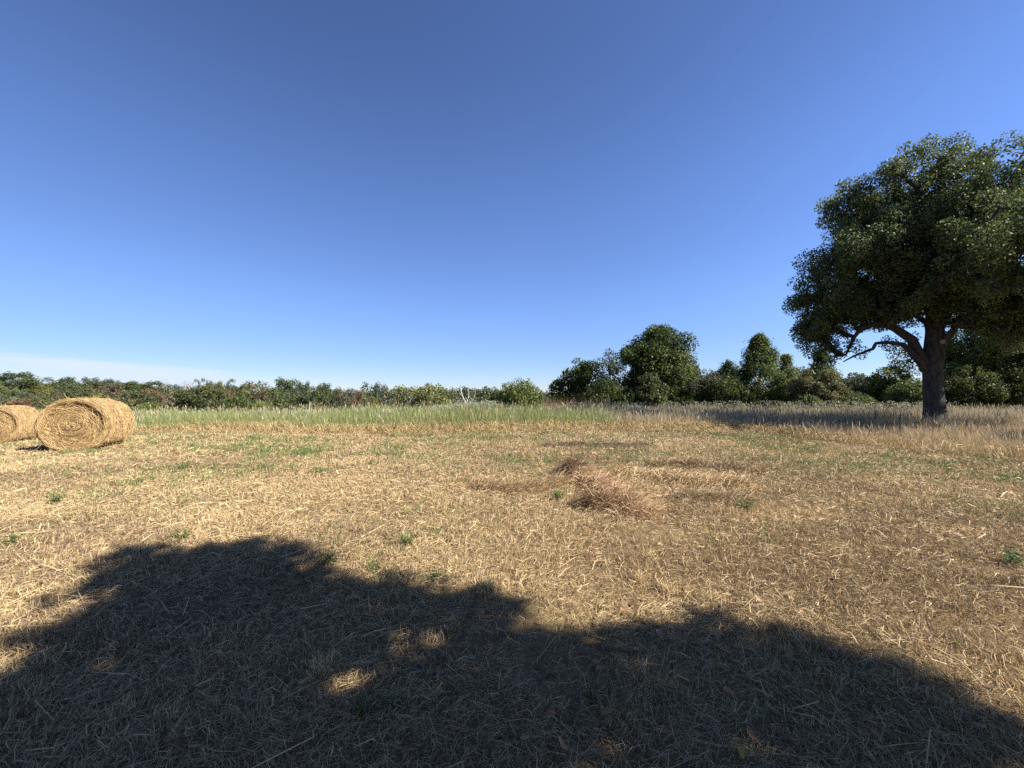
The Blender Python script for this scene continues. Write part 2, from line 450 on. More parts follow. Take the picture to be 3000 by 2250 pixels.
def tall_grass():
    P = Pile(); D = Pile()
    # standing grass
    for y0, y1, dens in [(8, 15, 130), (15, 19, 150), (19, 23, 120), (23, 30, 60), (30, 42, 28), (42, 60, 12)]:
        hw = 1.38 * y1 + 2
        n = int((y1 - y0) * 2 * hw * dens)
        y = rng.uniform(y0, y1, n); x = rng.uniform(-hw, hw, n)
        e = field_edge(x)
        k = (y > e + 0.45 + rng.exponential(0.35, n)) & (np.abs(x) < 1.38 * y + 2)
        k &= ~((np.hypot(x + 12.9, y - 11.7) < 1.6) | (np.hypot(x + 21.2, y - 16.2) < 2.0))
        k &= (x < 9.5) | (rng.random(n) < .25 + 1.1 * sstep((fbm(x * .8 + 2, y * .8, 3) - .38) / .2))
        x, y, e = x[k], y[k], e[k]; n = len(x)
        rightness = sstep((x - 3.5) / 4)
        nearright = sstep((x - 9.5) / 3) * sstep((20 - y) / 4)
        hn = fbm(x * 0.35 + 8, y * 0.35, 3)
        H = (0.52 + 0.74 * hn) * rng.uniform(0.55, 1.15, n)
        bump = np.exp(-((x + 1.4) / 2.6) ** 2) * np.exp(-((y - 20) / 3.5) ** 2)
        H = H * (1 + 0.40 * bump) * (1 - 0.12 * rightness) * (1 - 0.45 * nearright)
        H = H * (0.62 + 0.38 * sstep((y - e - 0.3) / 1.6)) * (0.72 + 0.56 * fbm(x * 1.1 + 9, y * 1.1, 2))
        z = terrain(x, y)
        base = np.stack([x, y, z - 0.02], -1)
        lean = np.stack([rng.normal(-0.05, 0.22, n) * H, rng.normal(-0.05, 0.2, n) * H, H], -1)
        tip = base + lean
        gnoise = fbm(x * 0.25 + 3, y * 0.3 + 50, 3)
        gfrac = np.clip((1.05 - 1.15 * rightness) * (0.72 + 0.6 * sstep((gnoise - 0.35) / 0.3)), 0.04, 0.93)
        isg = rng.random(n) < gfrac
        tb = rng.random(n)
        ctop = np.where(isg[:, None], mix3(np.array([0.10, 0.155, 0.038]), np.array([0.225, 0.285, 0.09]), tb),
                        mix3(np.array([0.30, 0.25, 0.15]), np.array([0.46, 0.37, 0.21]), tb))
        grey = mix3(np.array([0.20, 0.18, 0.13]), np.array([0.36, 0.32, 0.235]), tb)
        ctop = np.where((rng.random(n) < 0.7 * rightness)[:, None], grey, ctop)
        gold = mix3(np.array([0.25, 0.175, 0.095]), np.array([0.42, 0.315, 0.18]), tb)
        ctop = np.where((rng.random(n) < 0.75 * nearright)[:, None], gold, ctop)
        cbot = mix3(np.array([0.36, 0.25, 0.12]), np.array([0.45, 0.34, 0.18]), tb)
        cbot = np.where(isg[:, None], cbot * .45 + ctop * .55, cbot)
        w = (0.0045 + 0.00042 * y) * rng.uniform(0.6, 1.4, n)
        P.add(blades(base, tip, w, rng.normal(0, 0.05, (n, 3)), cbot, ctop))
        # feathery seed heads on some stems
        s = rng.random(n) < 0.08
        m = int(s.sum())
        if m:
            tb2 = tip[s]
            d = unit(tb2 - base[s]) * rng.uniform(0.10, 0.2, (m, 1))
            cs = mix3(np.array([0.34, 0.25, 0.15]), np.array([0.42, 0.36, 0.25]), rng.random(m))
            P.add(blades(tb2 - d * 0.3, tb2 + d, w[s] * 2.1, rng.normal(0, 0.01, (m, 3)), cs, cs))
    # rusty seed-headed weeds behind the middle of the strip
    n = 900
    px = rng.uniform(1585, 1790, n); y = rng.uniform(27, 34, n); x = (px - 1500) / F * y
    z = terrain(x, y); H = rng.uniform(1.0, 1.75, n)
    base = np.stack([x, y, z], -1); tip = base + np.stack([rng.normal(0, .1, n), rng.normal(0, .1, n), H], -1)
    c = mix3(np.array([0.20, 0.11, 0.07]), np.array([0.32, 0.20, 0.12]), rng.random(n))
    P.add(blades(base, tip, 0.016 * rng.uniform(.6, 1.3, n), rng.normal(0, .04, (n, 3)), c, c))
    tag(P.build("tall_grass", M_GRASS), "strip of standing tall grass, green on the left and grey beyond the field", "tall grass", kind='stuff')
    # bent, dead, golden border between stubble and standing grass
    for y0, y1, dens in [(7, 13, 200), (13, 16, 260), (16, 20.5, 240)]:
        hw = 1.38 * y1 + 2
        n = int((y1 - y0) * 2 * hw * dens)
        y = rng.uniform(y0, y1, n); x = rng.uniform(-hw, hw, n)
        e = field_edge(x)
        wide = 1.3 + 0.9 * sstep((x - 8) / 3) + 1.2 * (fbm(x * 0.7, y * 0.3, 2) - 0.5)
        k = (y > e - 0.35) & (y < e + wide) & (np.abs(x) < 1.38 * y + 2)
        k &= ~((np.hypot(x + 12.9, y - 11.7) < 1.5) | (np.hypot(x + 21.2, y - 16.2) < 1.8))
        x, y, e = x[k], y[k], e[k]; n = len(x)
        z = terrain(x, y)
        H = rng.uniform(0.12, 0.42, n) * sstep((y - e + 0.6) / 1.2) * (0.6 + 0.8 * fbm(x * 0.9, y * 0.9, 2))
        Lh = rng.uniform(0.1, 0.5, n); ang = rng.uniform(0, 2 * math.pi, n)
        base = np.stack([x, y, z + rng.uniform(0, 0.10, n) * sstep((y - e + .3))], -1)
        tip = base + np.stack([np.cos(ang) * Lh, np.sin(ang) * Lh * 0.7, H], -1)
        bend = rng.normal(0, 0.03, (n, 3)); bend[:, 2] = np.abs(bend[:, 2]) + 0.25 * Lh
        c = mix3(np.array([0.35, 0.24, 0.11]), np.array([0.53, 0.395, 0.19]), rng.random(n)) * rng.uniform(0.7, 1.1, (n, 1))
        D.add(blades(base, tip, (0.004 + 0.0006 * y) * rng.uniform(.6, 1.4, n), bend, c, c))
    tag(D.build("dry_grass", M_STRAW), "bent dead golden grass along the edge of the mown field", "dry grass", kind='stuff')
tall_grass()

# ---------------------------------------------------------------- trees
def leaf_quads(c, nrm, size, aspect, col):
    n = len(c)
    a = unit(np.cross(nrm, rng.normal(size=(n, 3))))
    b = np.cross(nrm, a)
    s = np.asarray(size).reshape(-1, 1)
    fold = nrm * s * 0.10
    V = np.stack([c - a * s * 0.5, c + b * s * 0.5 * aspect + fold, c + a * s * 0.5, c - b * s * 0.5 * aspect + fold], 1).reshape(-1, 3)
    i = np.arange(n) * 4
    q = np.stack([i, i + 1, i + 2, i + 3], -1)
    return V, q, None, np.repeat(col, 4, 0)
def crown_leaves(P, ells, nclump, cr, nleaf, ls, dark, light, aspect=0.6, flat=0.8, inner=0.5, centres=None, spread=1.0, upw=0.35):
    """clumps of leaf-sized faces through a set of ellipsoids; returns the clump centres"""
    if centres is None:
        E = np.array(ells, float)
        w = E[:, 3] * E[:, 4] + E[:, 3] * E[:, 5]; w /= w.sum()
        pick = rng.choice(len(E), nclump, p=w)
        d = unit(rng.normal(size=(nclump, 3)))
        r = inner + (1 - inner) * rng.random(nclump) ** 0.55
        centres = E[pick, :3] + d * E[pick, 3:6] * r[:, None]
    n0 = len(centres)
    rad = rng.uniform(cr[0], cr[1], n0)
    m = np.maximum(6, (nleaf * (rad / np.mean(cr)) ** 2 * rng.uniform(0.6, 1.3, n0)).astype(int))
    idx = np.repeat(np.arange(n0), m); N = len(idx)
    d = unit(rng.normal(size=(N, 3)))
    rr = rad[idx] * (0.35 + 0.65 * rng.random(N) ** 0.6) * spread
    pos = centres[idx] + d * rr[:, None] * np.array([1, 1, flat])
    nrm = unit(d * 0.6 + rng.normal(size=(N, 3)) * 0.65 + np.array([0, 0, upw]))
    tc_ = rng.normal(0, 0.22, n0)[idx] + rng.normal(0.5, 0.22, N)
    col = mix3(dark, light, np.clip(tc_, 0, 1))
    P.add(leaf_quads(pos, nrm, rng.uniform(ls[0], ls[1], N), aspect, col))
    return centres
def tubes(p0, p1, r0, r1, k=6):
    p0, p1 = np.asarray(p0, float), np.asarray(p1, float); r0 = np.asarray(r0, float); r1 = np.asarray(r1, float)
    n = len(p0)
    d = unit(p1 - p0)
    ref = np.where(np.abs(d[:, 2:3]) > 0.9, np.array([[1.0, 0, 0]]), np.array([[0, 0, 1.0]]))
    a = unit(np.cross(d, ref)); b = np.cross(d, a)
    th = np.arange(k) * 2 * math.pi / k
    ring = a[:, None] * np.cos(th)[None, :, None] + b[:, None] * np.sin(th)[None, :, None]
    V = np.concatenate([p0[:, None] + ring * r0[:, None, None], p1[:, None] + ring * r1[:, None, None]], 1).reshape(-1, 3)
    i0 = (np.arange(n) * 2 * k)[:, None]; j = np.arange(k)[None]; j2 = (j + 1) % k
    q = np.stack([i0 + j, i0 + j2, i0 + k + j2, i0 + k + j], -1).reshape(-1, 4)
    return V, q
def path_tube(pts, rad, k=12):
    """one skinned tube along a polyline"""
    pts = np.asarray(pts, float); n = len(pts)
    tan = np.gradient(pts, axis=0); tan = unit(tan)
    a = np.cross(tan[0], [0.3, 1, 0.1]); a /= np.linalg.norm(a)
    V = []
    th = np.arange(k) * 2 * math.pi / k
    for i in range(n):
        a = a - tan[i] * np.dot(a, tan[i]); a /= np.linalg.norm(a); b = np.cross(tan[i], a)
        rr = rad[i] * (1 + 0.05 * np.sin(3 * th + i * 0.5))
        V.append(pts[i] + (a[None] * np.cos(th)[:, None] + b[None] * np.sin(th)[:, None]) * rr[:, None])
    V = np.concatenate(V)
    i0 = (np.arange(n - 1) * k)[:, None]; j = np.arange(k)[None]; j2 = (j + 1) % k
    q = np.stack([i0 + j, i0 + j2, i0 + k + j2, i0 + k + j], -1).reshape(-1, 4)
    return V, q
def limbs(nodes, nrad, centres, rtip, k=5, wig=0.12):
    """join every clump centre to the nearest limb already grown"""
    nodes = [np.array(p, float) for p in nodes]; par = [-1] * len(nodes); load = [0.0] * len(nodes); fixed = len(nodes)
    nr = list(nrad)
    c0 = nodes[0]
    order = np.argsort(np.linalg.norm(centres - nodes[fixed // 2], axis=1))
    for ci in order:
        c = centres[ci]
        A = np.array(nodes)
        dist = np.linalg.norm(A - c, axis=1) + 1.2 * np.maximum(0, A[:, 2] - c[2] - 0.2)
        j = int(np.argmin(dist))
        prev = j
        L = np.linalg.norm(c - A[j])
        ns = max(1, min(4, int(L / 0.8)))
        for s in range(1, ns + 1):
            t = s / ns
            p = A[j] * (1 - t) + c * t + rng.normal(0, wig, 3) * L * 0.35 * (t < 1)
            p[2] += 0.10 * L * math.sin(math.pi * t) * 0.6
            nodes.append(p); par.append(prev); load.append(0.0); prev = len(nodes) - 1
        load[prev] += 1
    for i in range(len(nodes) - 1, fixed - 1, -1):
        if par[i] >= 0: load[par[i]] += load[i]
    p0, p1, r0, r1 = [], [], [], []
    for i in range(fixed, len(nodes)):
        j = par[i]
        ra = rtip * math.sqrt(max(load[i], 1)); rb = rtip * math.sqrt(max(load[j], 1)) if j >= fixed else min(nr[j], ra * 1.3)
        p0.append(nodes[j]); p1.append(nodes[i]); r0.append(min(rb, ra * 1.4)); r1.append(ra)
    return tubes(p0, p1, r0, r1, k)
class Wood:
    def __init__(self): self.V = []; self.q = []; self.n = 0
    def add(self, r):
        V, q = r; self.V.append(V); self.q.append(q + self.n); self.n += len(V)
    def build(self, name, mat, parent):
        return mesh_obj(name, np.concatenate(self.V), [np.concatenate(self.q)], mat, parent, smooth=True)

def place(x0, x1, ytop, depth):
    """trunk foot, height and half width of a plant seen between two columns of the photograph, at a depth"""
    xc = (x0 + x1) / 2
    t = at(xc, ytop, depth)
    g = float(terrain(t[0], depth))
    H = t[2] - g
    th = math.atan((xc - 1500) / F)
    R = (x1 - x0) / 2 * depth / F * math.cos(th) * 1.08
    return np.array([t[0], depth, g]), H, R

def grow(name, label, x0, x1, ytop, depth, style, dark, light, cat="tree", group=None, dens=1.0, leaf=None, mat=None, low=0.12, ells=None):
    foot, H, R = place(x0, x1, ytop, depth)
    root = empty(name, foot)
    tag(root, label, cat, group)
    ls = leaf or max(0.13, depth * 0.0055)
    P = Pile(); W = Wood()
    if style == 'round':
        E = ells or [(0, 0, .64, .82, .80, .36), (-.45, .1, .45, .58, .7, .32), (.42, -.15, .42, .6, .7, .32), (0, -.3, .28, .75, .7, .2)]
        E = [(e[0] * R, e[1] * R, e[2] * H, e[3] * R, e[4] * R, e[5] * H) for e in E]
        crr = (0.085 * (R + H / 2), 0.17 * (R + H / 2))
        nc = int(95 * dens)
        area = crr[1] ** 2 * 8
        nl = max(16, area / ls ** 2 * 1.25)
        c = crown_leaves(P, E, nc, crr, nl, (ls * .7, ls * 1.3), dark, light)
    elif style == 'cone':
        nc = int(150 * dens)
        t = rng.random(nc) ** 1.2
        zz = low + (0.985 - low) * t
        an = rng.uniform(0, 2 * math.pi, nc); ph = rng.uniform(0, 6.28, 3)
        lob = 1 + .20 * np.sin(2 * an + ph[0] + t * 5) + .16 * np.sin(3 * an + ph[1] - t * 9) + .12 * np.sin(14 * t + ph[2])
        rr = R * 1.3 * lob * (1 - t) ** 0.85 * (0.35 + 0.65 * rng.random(nc) ** 0.5)
        cen = np.stack([rr * np.cos(an), rr * np.sin(an), zz * H - 0.10 * rr], -1)
        crr = (0.07 * (R + H / 2) * .9, 0.13 * (R + H / 2))
        nl = max(14, crr[1] ** 2 * 8 / ls ** 2 * 1.2)
        c = crown_leaves(P, None, nc, crr, nl, (ls * .6, ls * 1.2), dark, light, aspect=0.45, flat=1.0, centres=cen)
        # upright spiky shoots
        m = int(120 * dens); t = rng.random(m); an = rng.uniform(0, 6.28, m); r = R * (1 - t) ** .8 * 1.0
        b = np.stack([r * np.cos(an), r * np.sin(an), (low + (0.97 - low) * t) * H], -1)
        for q in range(3):
            p = b + np.stack([np.cos(an), np.sin(an), 0.9 + 0 * an], -1) * (R * 0.11 * (q + rng.random((m, 1))))
            P.add(leaf_quads(p, unit(rng.normal(size=(m, 3))), rng.uniform(ls * .5, ls * .9, m), .5, mix3(dark, light, rng.random(m))))
    elif style == 'shrub':
        nc = int(95 * dens)
        an = rng.uniform(0, 6.28, nc); u = rng.random(nc) ** .5
        top = 1 - 0.35 * u ** 2
        zz = H * (0.08 + (top * rng.uniform(.72, 1.0, nc) - 0.08) * rng.random(nc) ** .55)
        cen = np.stack([R * 1.02 * u * np.cos(an), R * 1.02 * u * np.sin(an), zz], -1)
        crr = (0.08 * (R + H / 2), 0.15 * (R + H / 2))
        nl = max(14, crr[1] ** 2 * 7 / ls ** 2 * 1.2)
        c = crown_leaves(P, None, nc, crr, nl, (ls * .6, ls * 1.25), dark, light, flat=1.0, centres=cen)
        m = int(50 * dens)                                   # loose shoots above the outline
        an = rng.uniform(0, 6.28, m); u = rng.random(m) ** .5
        b = np.stack([R * .8 * u * np.cos(an), R * .8 * u * np.sin(an), H * (0.93 - .3 * u ** 2)], -1)
        for q in range(6):
            p = b + np.stack([0.25 * np.cos(an) * u, .25 * np.sin(an) * u, 1 + 0 * an], -1) * (H * .022 * q) + rng.normal(0, ls * .3, (m, 3))
            P.add(leaf_quads(p, unit(rng.normal(size=(m, 3))), rng.uniform(ls * .5, ls * 1.0, m), .5, mix3(dark, light, rng.random(m))))
    else:                                                    # wispy: open crown, wood shows
        nc = int(60 * dens)
        E = [(0, 0, .62 * H, R * .85, R * .85, .36 * H), (0, 0, .3 * H, R * .8, R * .8, .26 * H)]
        crr = (0.07 * (R + H / 2), 0.15 * (R + H / 2))
        nl = max(10, crr[1] ** 2 * 8 / ls ** 2 * 0.7)
        c = crown_leaves(P, E, nc, crr, nl, (ls * .6, ls * 1.1), dark, light, inner=.2, spread=1.25)
    r0 = max(0.05, 0.022 * H)
    tr = np.array([[0, 0, -0.15], [0.01 * H, 0, .15 * H], [-.01 * H, .01 * H, .35 * H], [.01 * H, 0, .6 * H], [0, 0, .85 * H]])
    rd = np.array([1.25, 1, .8, .5, .15]) * r0
    W.add(path_tube(tr, rd, 8))
    sel = c[rng.random(len(c)) < (0.9 if style == 'wispy' else 0.5)]
    W.add(limbs(tr[1:], rd[1:], sel, max(0.006 * H * .35, .012), 4))
    W.build("trunk", M_BARK2, root)
    P.build("crown", mat or M_LEAF, root)
    return root

DG = (np.array([0.022, 0.034, 0.010]), np.array([0.10, 0.125, 0.030]))     # dark green
MG = (np.array([0.034, 0.052, 0.014]), np.array([0.155, 0.185, 0.048]))       # mid green
OG = (np.array([0.055, 0.062, 0.024]), np.array([0.14, 0.145, 0.055]))     # olive
YG = (np.array([0.07, 0.09, 0.018]), np.array([0.20, 0.22, 0.05]))         # yellow green
GG = (np.array([0.05, 0.06, 0.035]), np.array([0.13, 0.145, 0.085]))       # grey green
BR = (np.array([0.06, 0.056, 0.025]), np.array([0.14, 0.128, 0.055]))        # brown olive

# --- the great oak
OR = 32.6                                     # metres from the camera to its trunk
OTH = math.atan((2737 - 1500) / F)
OC = np.array([OR * math.sin(OTH), OR * math.cos(OTH), 0.0]); OC[2] = float(terrain(OC[0], OC[1]))
OU = np.array([math.cos(OTH), -math.sin(OTH), 0]); OV = np.array([math.sin(OTH), math.cos(OTH), 0])
def oak_local(px, py, dv=0.0):
    """photo column and row, at the oak's distance plus dv, in the oak's own metres"""
    th = math.atan((px - 1500) / F)
    p = at(px, py, (OR + dv) * math.cos(th))
    return p - OC
def oak():
    root = empty("oak_tree", OC)
    tag(root, "huge spreading oak with thick grey trunk at the right edge of the field", "tree")
    def W3(u, v, z): return OU * u + OV * v + np.array([0, 0, z])
    W = Wood(); P = Pile()
    trunk = [W3(0, 0, -0.3), W3(0, 0, 0.15), W3(-.02, 0, 0.9), W3(-.05, 0, 2.0), W3(-.03, 0, 3.2), W3(0.05, 0, 4.1), W3(0.12, 0.1, 5.2), W3(0.1, .2, 6.6), W3(-.2, .1, 8.2), W3(0, 0, 10.0), W3(.5, 0, 12.0), W3(.6, 0, 14.0)]
    trad = np.array([.74, .56, .46, .42, .41, .45, .40, .34, .28, .2, .13, .06])
    W.add(path_tube(trunk, trad, 20))
    A = [oak_local(2715, 1075), oak_local(2697, 1050, -.3), oak_local(2672, 995, -.6), oak_local(2622, 962, -.9), oak_local(2575, 945, -1), oak_local(2521, 962, -1.2), oak_local(2503, 987, -1.3), oak_local(2490, 1014, -1.3), oak_local(2478, 1040, -1.3)]
    Ar = np.array([.34, .28, .24, .20, .15, .12, .10, .08, .05])
    A2 = [oak_local(2622, 962, -.9), oak_local(2580, 915, -1), oak_local(2530, 860, -1), oak_local(2470, 800, -1)]
    A2r = np.array([.17, .14, .11, .07])
    B = [oak_local(2712, 1085, -.2), oak_local(2685, 1049, -.8), oak_local(2647, 1009, -1.2), oak_local(2598, 1003, -1.4), oak_local(2566, 1006, -1.5), oak_local(2557, 1022, -1.5), oak_local(2530, 1032, -1.6), oak_local(2498, 1045, -1.7), oak_local(2470, 1060, -1.7)]
    Br = np.array([.22, .16, .125, .10, .09, .085, .075, .055, .03])
    C1 = [trunk[5], W3(1.0, -.3, 5.6), W3(2.6, -.6, 6.8), W3(4.4, -.5, 7.6)]
    C2 = [trunk[6], W3(.9, .6, 7.0), W3(2.2, 1.5, 9.0), W3(3.6, 2, 11)]
    C3 = [trunk[7], W3(-1.0, -.8, 8.5), W3(-2.2, -1.6, 10.4), W3(-3.0, -2, 12.2)]
    C4 = [trunk[5], W3(-.2, 1.5, 6), W3(-1.4, 3.2, 7.6)]
    C5 = [trunk[6], W3(.5, -1.6, 7.0), W3(.4, -3.2, 8.6), W3(1.2, -4.2, 10.2)]
    nodes = list(trunk[6:]); nr = list(trad[6:])
    for br, rr in ((A, Ar), (A2, A2r), (B, Br), (C1, [.2, .15, .12, .07]), (C2, [.26, .2, .14, .07]), (C3, [.22, .17, .12, .06]), (C4, [.2, .15, .08]), (C5, [.22, .16, .12, .06])):
        t = np.linspace(0, len(br) - 1, (len(br) - 1) * 3 + 1)
        bi = np.stack([np.interp(t, range(len(br)), np.array(br)[:, k]) for k in range(3)], -1)
        W.add(path_tube(bi, np.interp(t, range(len(br)), rr), 9))
        nodes += list(br[1:]); nr += list(rr[1:])
    def El(u, v, z, ru, rv, rz): return (u, v, z, ru, rv, rz)
    E = [El(-.1, .3, 11.5, 4.2, 4.4, 4.5), El(2.4, .4, 11.6, 3.2, 3.8, 3.7), El(2.4, -.5, 6.3, 2.6, 3.0, 1.2), El(-1.9, 0, 9.4, 4.8, 5.6, 3.0), El(3.2, 0, 9.3, 4.8, 5.8, 3.4), El(3.6, -4.6, 7.8, 3.4, 3.8, 2.3), El(-2.4, 0, 12.6, 2.6, 3.6, 3.2), El(-1.9, -.3, 7.0, 3.3, 3.6, 1.15), El(4.6, -.6, 5.8, 3.4, 3.6, 2.0), El(-5.0, -.6, 7.3, 1.6, 2.6, 2.2)]
    EA = np.array(E); w = EA[:, 3] * EA[:, 4] + EA[:, 3] * EA[:, 5]; w[0] *= 1.3; w /= w.sum()
    n = 1350
    pick = rng.choice(len(E), n, p=w); d = unit(rng.normal(size=(n, 3)))
    r = 0.35 + 0.65 * rng.random(n) ** .6
    q = EA[pick, :3] + d * EA[pick, 3:6] * r[:, None]
    # the low hanging left bough and sprays near the limbs
    m = 46
    low = np.array([-4.9, -1.2, 5.6]) + unit(rng.normal(size=(m, 3))) * np.array([1.7, 2.0, 1.5]) * rng.random((m, 1)) ** .5
    sp2 = np.array([[-3.3, -1.6, 4.7], [-2.9, -1.5, 4.2], [-3.9, -1.7, 4.2], [-2.4, -1, 6.5], [-1.5, -.5, 6.6], [-4.2, -1.6, 3.9], [-1.0, 1.6, 4.4], [-.9, 1.8, 3.9], [-1.4, 1.9, 4.8], [-.8, 2.1, 5.3], [-1.6, 2.2, 4.3], [-1.2, 2.4, 3.6], [-.7, 2.2, 3.2], [-1.9, 2.0, 5.0], [-3.0, -1.0, 5.9], [-3.6, -1.2, 5.4]])
    q = np.concatenate([q, low, sp2])
    cen = q[:, :1] * OU + q[:, 1:2] * OV + q[:, 2:3] * np.array([0, 0, 1.0])
    small = np.concatenate([np.zeros(n), np.ones(m), np.ones(len(sp2))])
    crown_leaves(P, None, 0, (.38, .72), 230, (.09, .17), DG[0] * 2.0, np.array([0.165, 0.19, 0.07]), aspect=.65, flat=1.0, upw=.12, centres=cen[small == 0])
    crown_leaves(P, None, 0, (.30, .55), 150, (.09, .16), DG[0] * 1.6, np.array([0.155, 0.18, 0.066]), aspect=.65, flat=1.0, upw=.12, centres=cen[small == 1])
    W.add(limbs(nodes, nr, cen, .022, 5))
    W.build("trunk", M_BARK, root)
    # pruning scars: a pale sawn stub and a healed ring on the trunk
    def scar(px, py, r, name, mat, depth_):
        p = oak_local(px, py, 0)
        toward = -OV
        axisd = p * np.array([1, 1, 0]); lat = np.dot(axisd, OU)
        cpos = W3(lat, -0.47 * math.sqrt(max(0.05, 1 - (lat / .5) ** 2)), p[2])
        nd = unit(OU * lat * 1.2 + toward * .5 + np.array([0, 0, 0.05]))
        a = unit(np.cross(nd, [0, 0, 1.0])); b = np.cross(nd, a)
        th = np.arange(14) * 2 * math.pi / 14
        rings = []
        for rr, dd in ((r * 1.25, -.05), (r * 1.3, .05), (r * 1.05, .09 * depth_), (r * .95, .05), (r * .5, .055), (0.004, .06)):
            rings.append(cpos + nd * dd + (a[None] * np.cos(th)[:, None] + b[None] * np.sin(th)[:, None]) * rr)
        V = np.concatenate(rings); k = 14
        i0 = (np.arange(5) * k)[:, None]; j = np.arange(k)[None]; j2 = (j + 1) % k
        qd = np.stack([i0 + j, i0 + j2, i0 + k + j2, i0 + k + j], -1).reshape(-1, 4)
        mesh_obj(name, V, [qd], mat, root, smooth=True)
    scar(2762, 1003, .10, "sawn_stub", M_CUT, 1.0)
    scar(2707, 1083, .15, "pruning_scar", M_BARK, 1.0)
    P.build("crown", M_OAK, root)
oak()

# --- trees and shrubs of the right hand hedgerow, left to right
HG = "trees of the hedgerow behind the field"
grow("leafy_tree", "dark lobed tree at the left end of the hedgerow clump", 1617, 1755, 1047, 62, 'round', *DG, group=HG,
     ells=[(.25, 0, .66, .72, .8, .33), (-.5, 0, .40, .52, .7, .30), (.3, -.2, .35, .7, .7, .3), (0, -.2, .2, .95, .8, .16)])
grow("wispy_tree", "thin grey-green tree with bare twigs between the two dark oaks", 1738, 1832, 1018, 59, 'wispy', *GG, group=HG, dens=1.5)
grow("leafy_tree", "tallest broad round-headed tree in the middle of the hedgerow clump", 1805, 2045, 960, 61, 'round', DG[0] * 1.1, MG[1], group=HG, dens=1.9,
     ells=[(0, 0, .72, .62, .75, .27), (-.25, 0, .58, .62, .75, .26), (.1, 0, .45, .70, .8, .28), (.66, 0, .44, .34, .5, .2), (-.3, -.1, .28, .62, .7, .22), (.4, -.1, .25, .58, .7, .2)])
grow("leafy_tree", "small yellow-green tree in front of the tallest hedgerow tree", 1868, 1948, 1088, 53, 'round', *OG, group=HG, dens=.7)
grow("cedar_tree", "dark feathery cedar at the right foot of the tallest hedgerow tree", 1925, 2050, 1086, 55, 'cone', *DG, group=HG, low=.05)
grow("leafy_shrub", "grey-leaved shrub with pinkish tips between cedar and pointed trees", 2015, 2125, 1084, 54, 'shrub', GG[0], GG[1] * np.array([1.15, 1.0, .95]), cat="shrub", group=HG)
grow("pointed_tree", "smaller dark pointed tree beside the tall cone-shaped tree", 2080, 2190, 1056, 57, 'cone', *DG, group=HG)
grow("pointed_tree", "tall cone-shaped green tree left of the oak crown", 2135, 2315, 990, 53, 'cone', *MG, group=HG, dens=1.5, low=.05)
grow("leafy_tree", "pale green tree leaning against the right side of cone-shaped tree", 2255, 2350, 1042, 54, 'cone', GG[0], MG[1], group=HG, low=.05)
grow("cedar_tree", "dark evergreen showing under the left edge of the oak crown", 2335, 2475, 1030, 51, 'cone', *DG, group=HG)
grow("leafy_tree", "brownish thin-leaved tree below the left edge of the oak crown", 2312, 2470, 1083, 43, 'round', BR[0] * 1.3, BR[1] * 1.3, group=HG, dens=1.0)
grow("cedar_bush", "small round green cedar at the foot of the brownish tree", 2335, 2402, 1156, 38, 'shrub', DG[0], MG[1], cat="bush", group=HG, dens=.8)
grow("cedar_bush", "low dark cedar bush spreading left of the oak trunk", 2445, 2560, 1150, 37, 'shrub', DG[0], MG[1] * .9, cat="bush", group=HG, dens=.9)
grow("wispy_tree", "sparse grey tree letting sky through under the oak's low branch", 2468, 2556, 1092, 46, 'wispy', *GG, group=HG, dens=1.5)
grow("leafy_tree", "light green tree behind the sky gap under the oak limb", 2545, 2668, 1060, 43, 'round', MG[0] * 1.5, YG[1] * 1.05, group=HG, dens=1.0)
grow("leafy_shrub", "dense dark shrub just left of the oak trunk", 2595, 2745, 1110, 37, 'shrub', MG[0], MG[1], cat="shrub", group=HG, dens=1.2)
grow("leafy_tree", "yellow-green tree directly behind and right of the oak trunk", 2735, 2945, 905, 41, 'round', YG[0], YG[1] * 1.1, group=HG, dens=1.1)
grow("leafy_tree", "dense tree filling the far right edge beside the oak", 2870, 3260, 790, 39, 'round', YG[0] * .8, YG[1] * 1.05, group=HG, dens=1.2)
grow("leafy_shrub", "dark undergrowth shrub right of the oak trunk", 2745, 2930, 1075, 38, 'shrub', OG[0] * .8, YG[1] * .6, cat="shrub", group=HG, dens=1.3)
grow("leafy_shrub", "dark undergrowth shrub at the far right edge", 2890, 3110, 1062, 37, 'shrub', OG[0] * .8, YG[1] * .6, cat="shrub", group=HG, dens=1.3)

grow("leafy_shrub", "low dark shrub between the two pointed trees", 2075, 2195, 1095, 51, 'shrub', *DG, cat="shrub", group=HG)
grow("leafy_shrub", "green shrub filling the gap right of the cone-shaped tree", 2265, 2370, 1080, 48, 'shrub', DG[0], MG[1], cat="shrub", group=HG)
grow("leafy_shrub", "olive shrub closing the gap right of the brownish tree", 2425, 2500, 1112, 50, 'shrub', *OG, cat="shrub", group=HG)
grow("leafy_shrub", "dark shrub at the foot of the wispy grey-green tree", 1700, 1840, 1110, 56, 'shrub', *DG, cat="shrub", group=HG)
grow("leafy_tree", "broad tree far behind the grey-leaved shrub, left of the pointed trees", 2015, 2160, 1082, 68, 'round', *MG, group=HG)
grow("leafy_tree", "broad green tree behind the gap right of the cone-shaped tree", 2285, 2430, 1078, 64, 'round', *MG, group=HG)
grow("leafy_tree", "hazy green tree far behind the sparse grey tree", 2455, 2600, 1092, 62, 'round', GG[0], MG[1], group=HG)
grow("leafy_tree", "far green tree just left of the oak trunk behind the dark shrub", 2590, 2730, 1092, 60, 'round', MG[0], YG[1] * .9, group=HG)
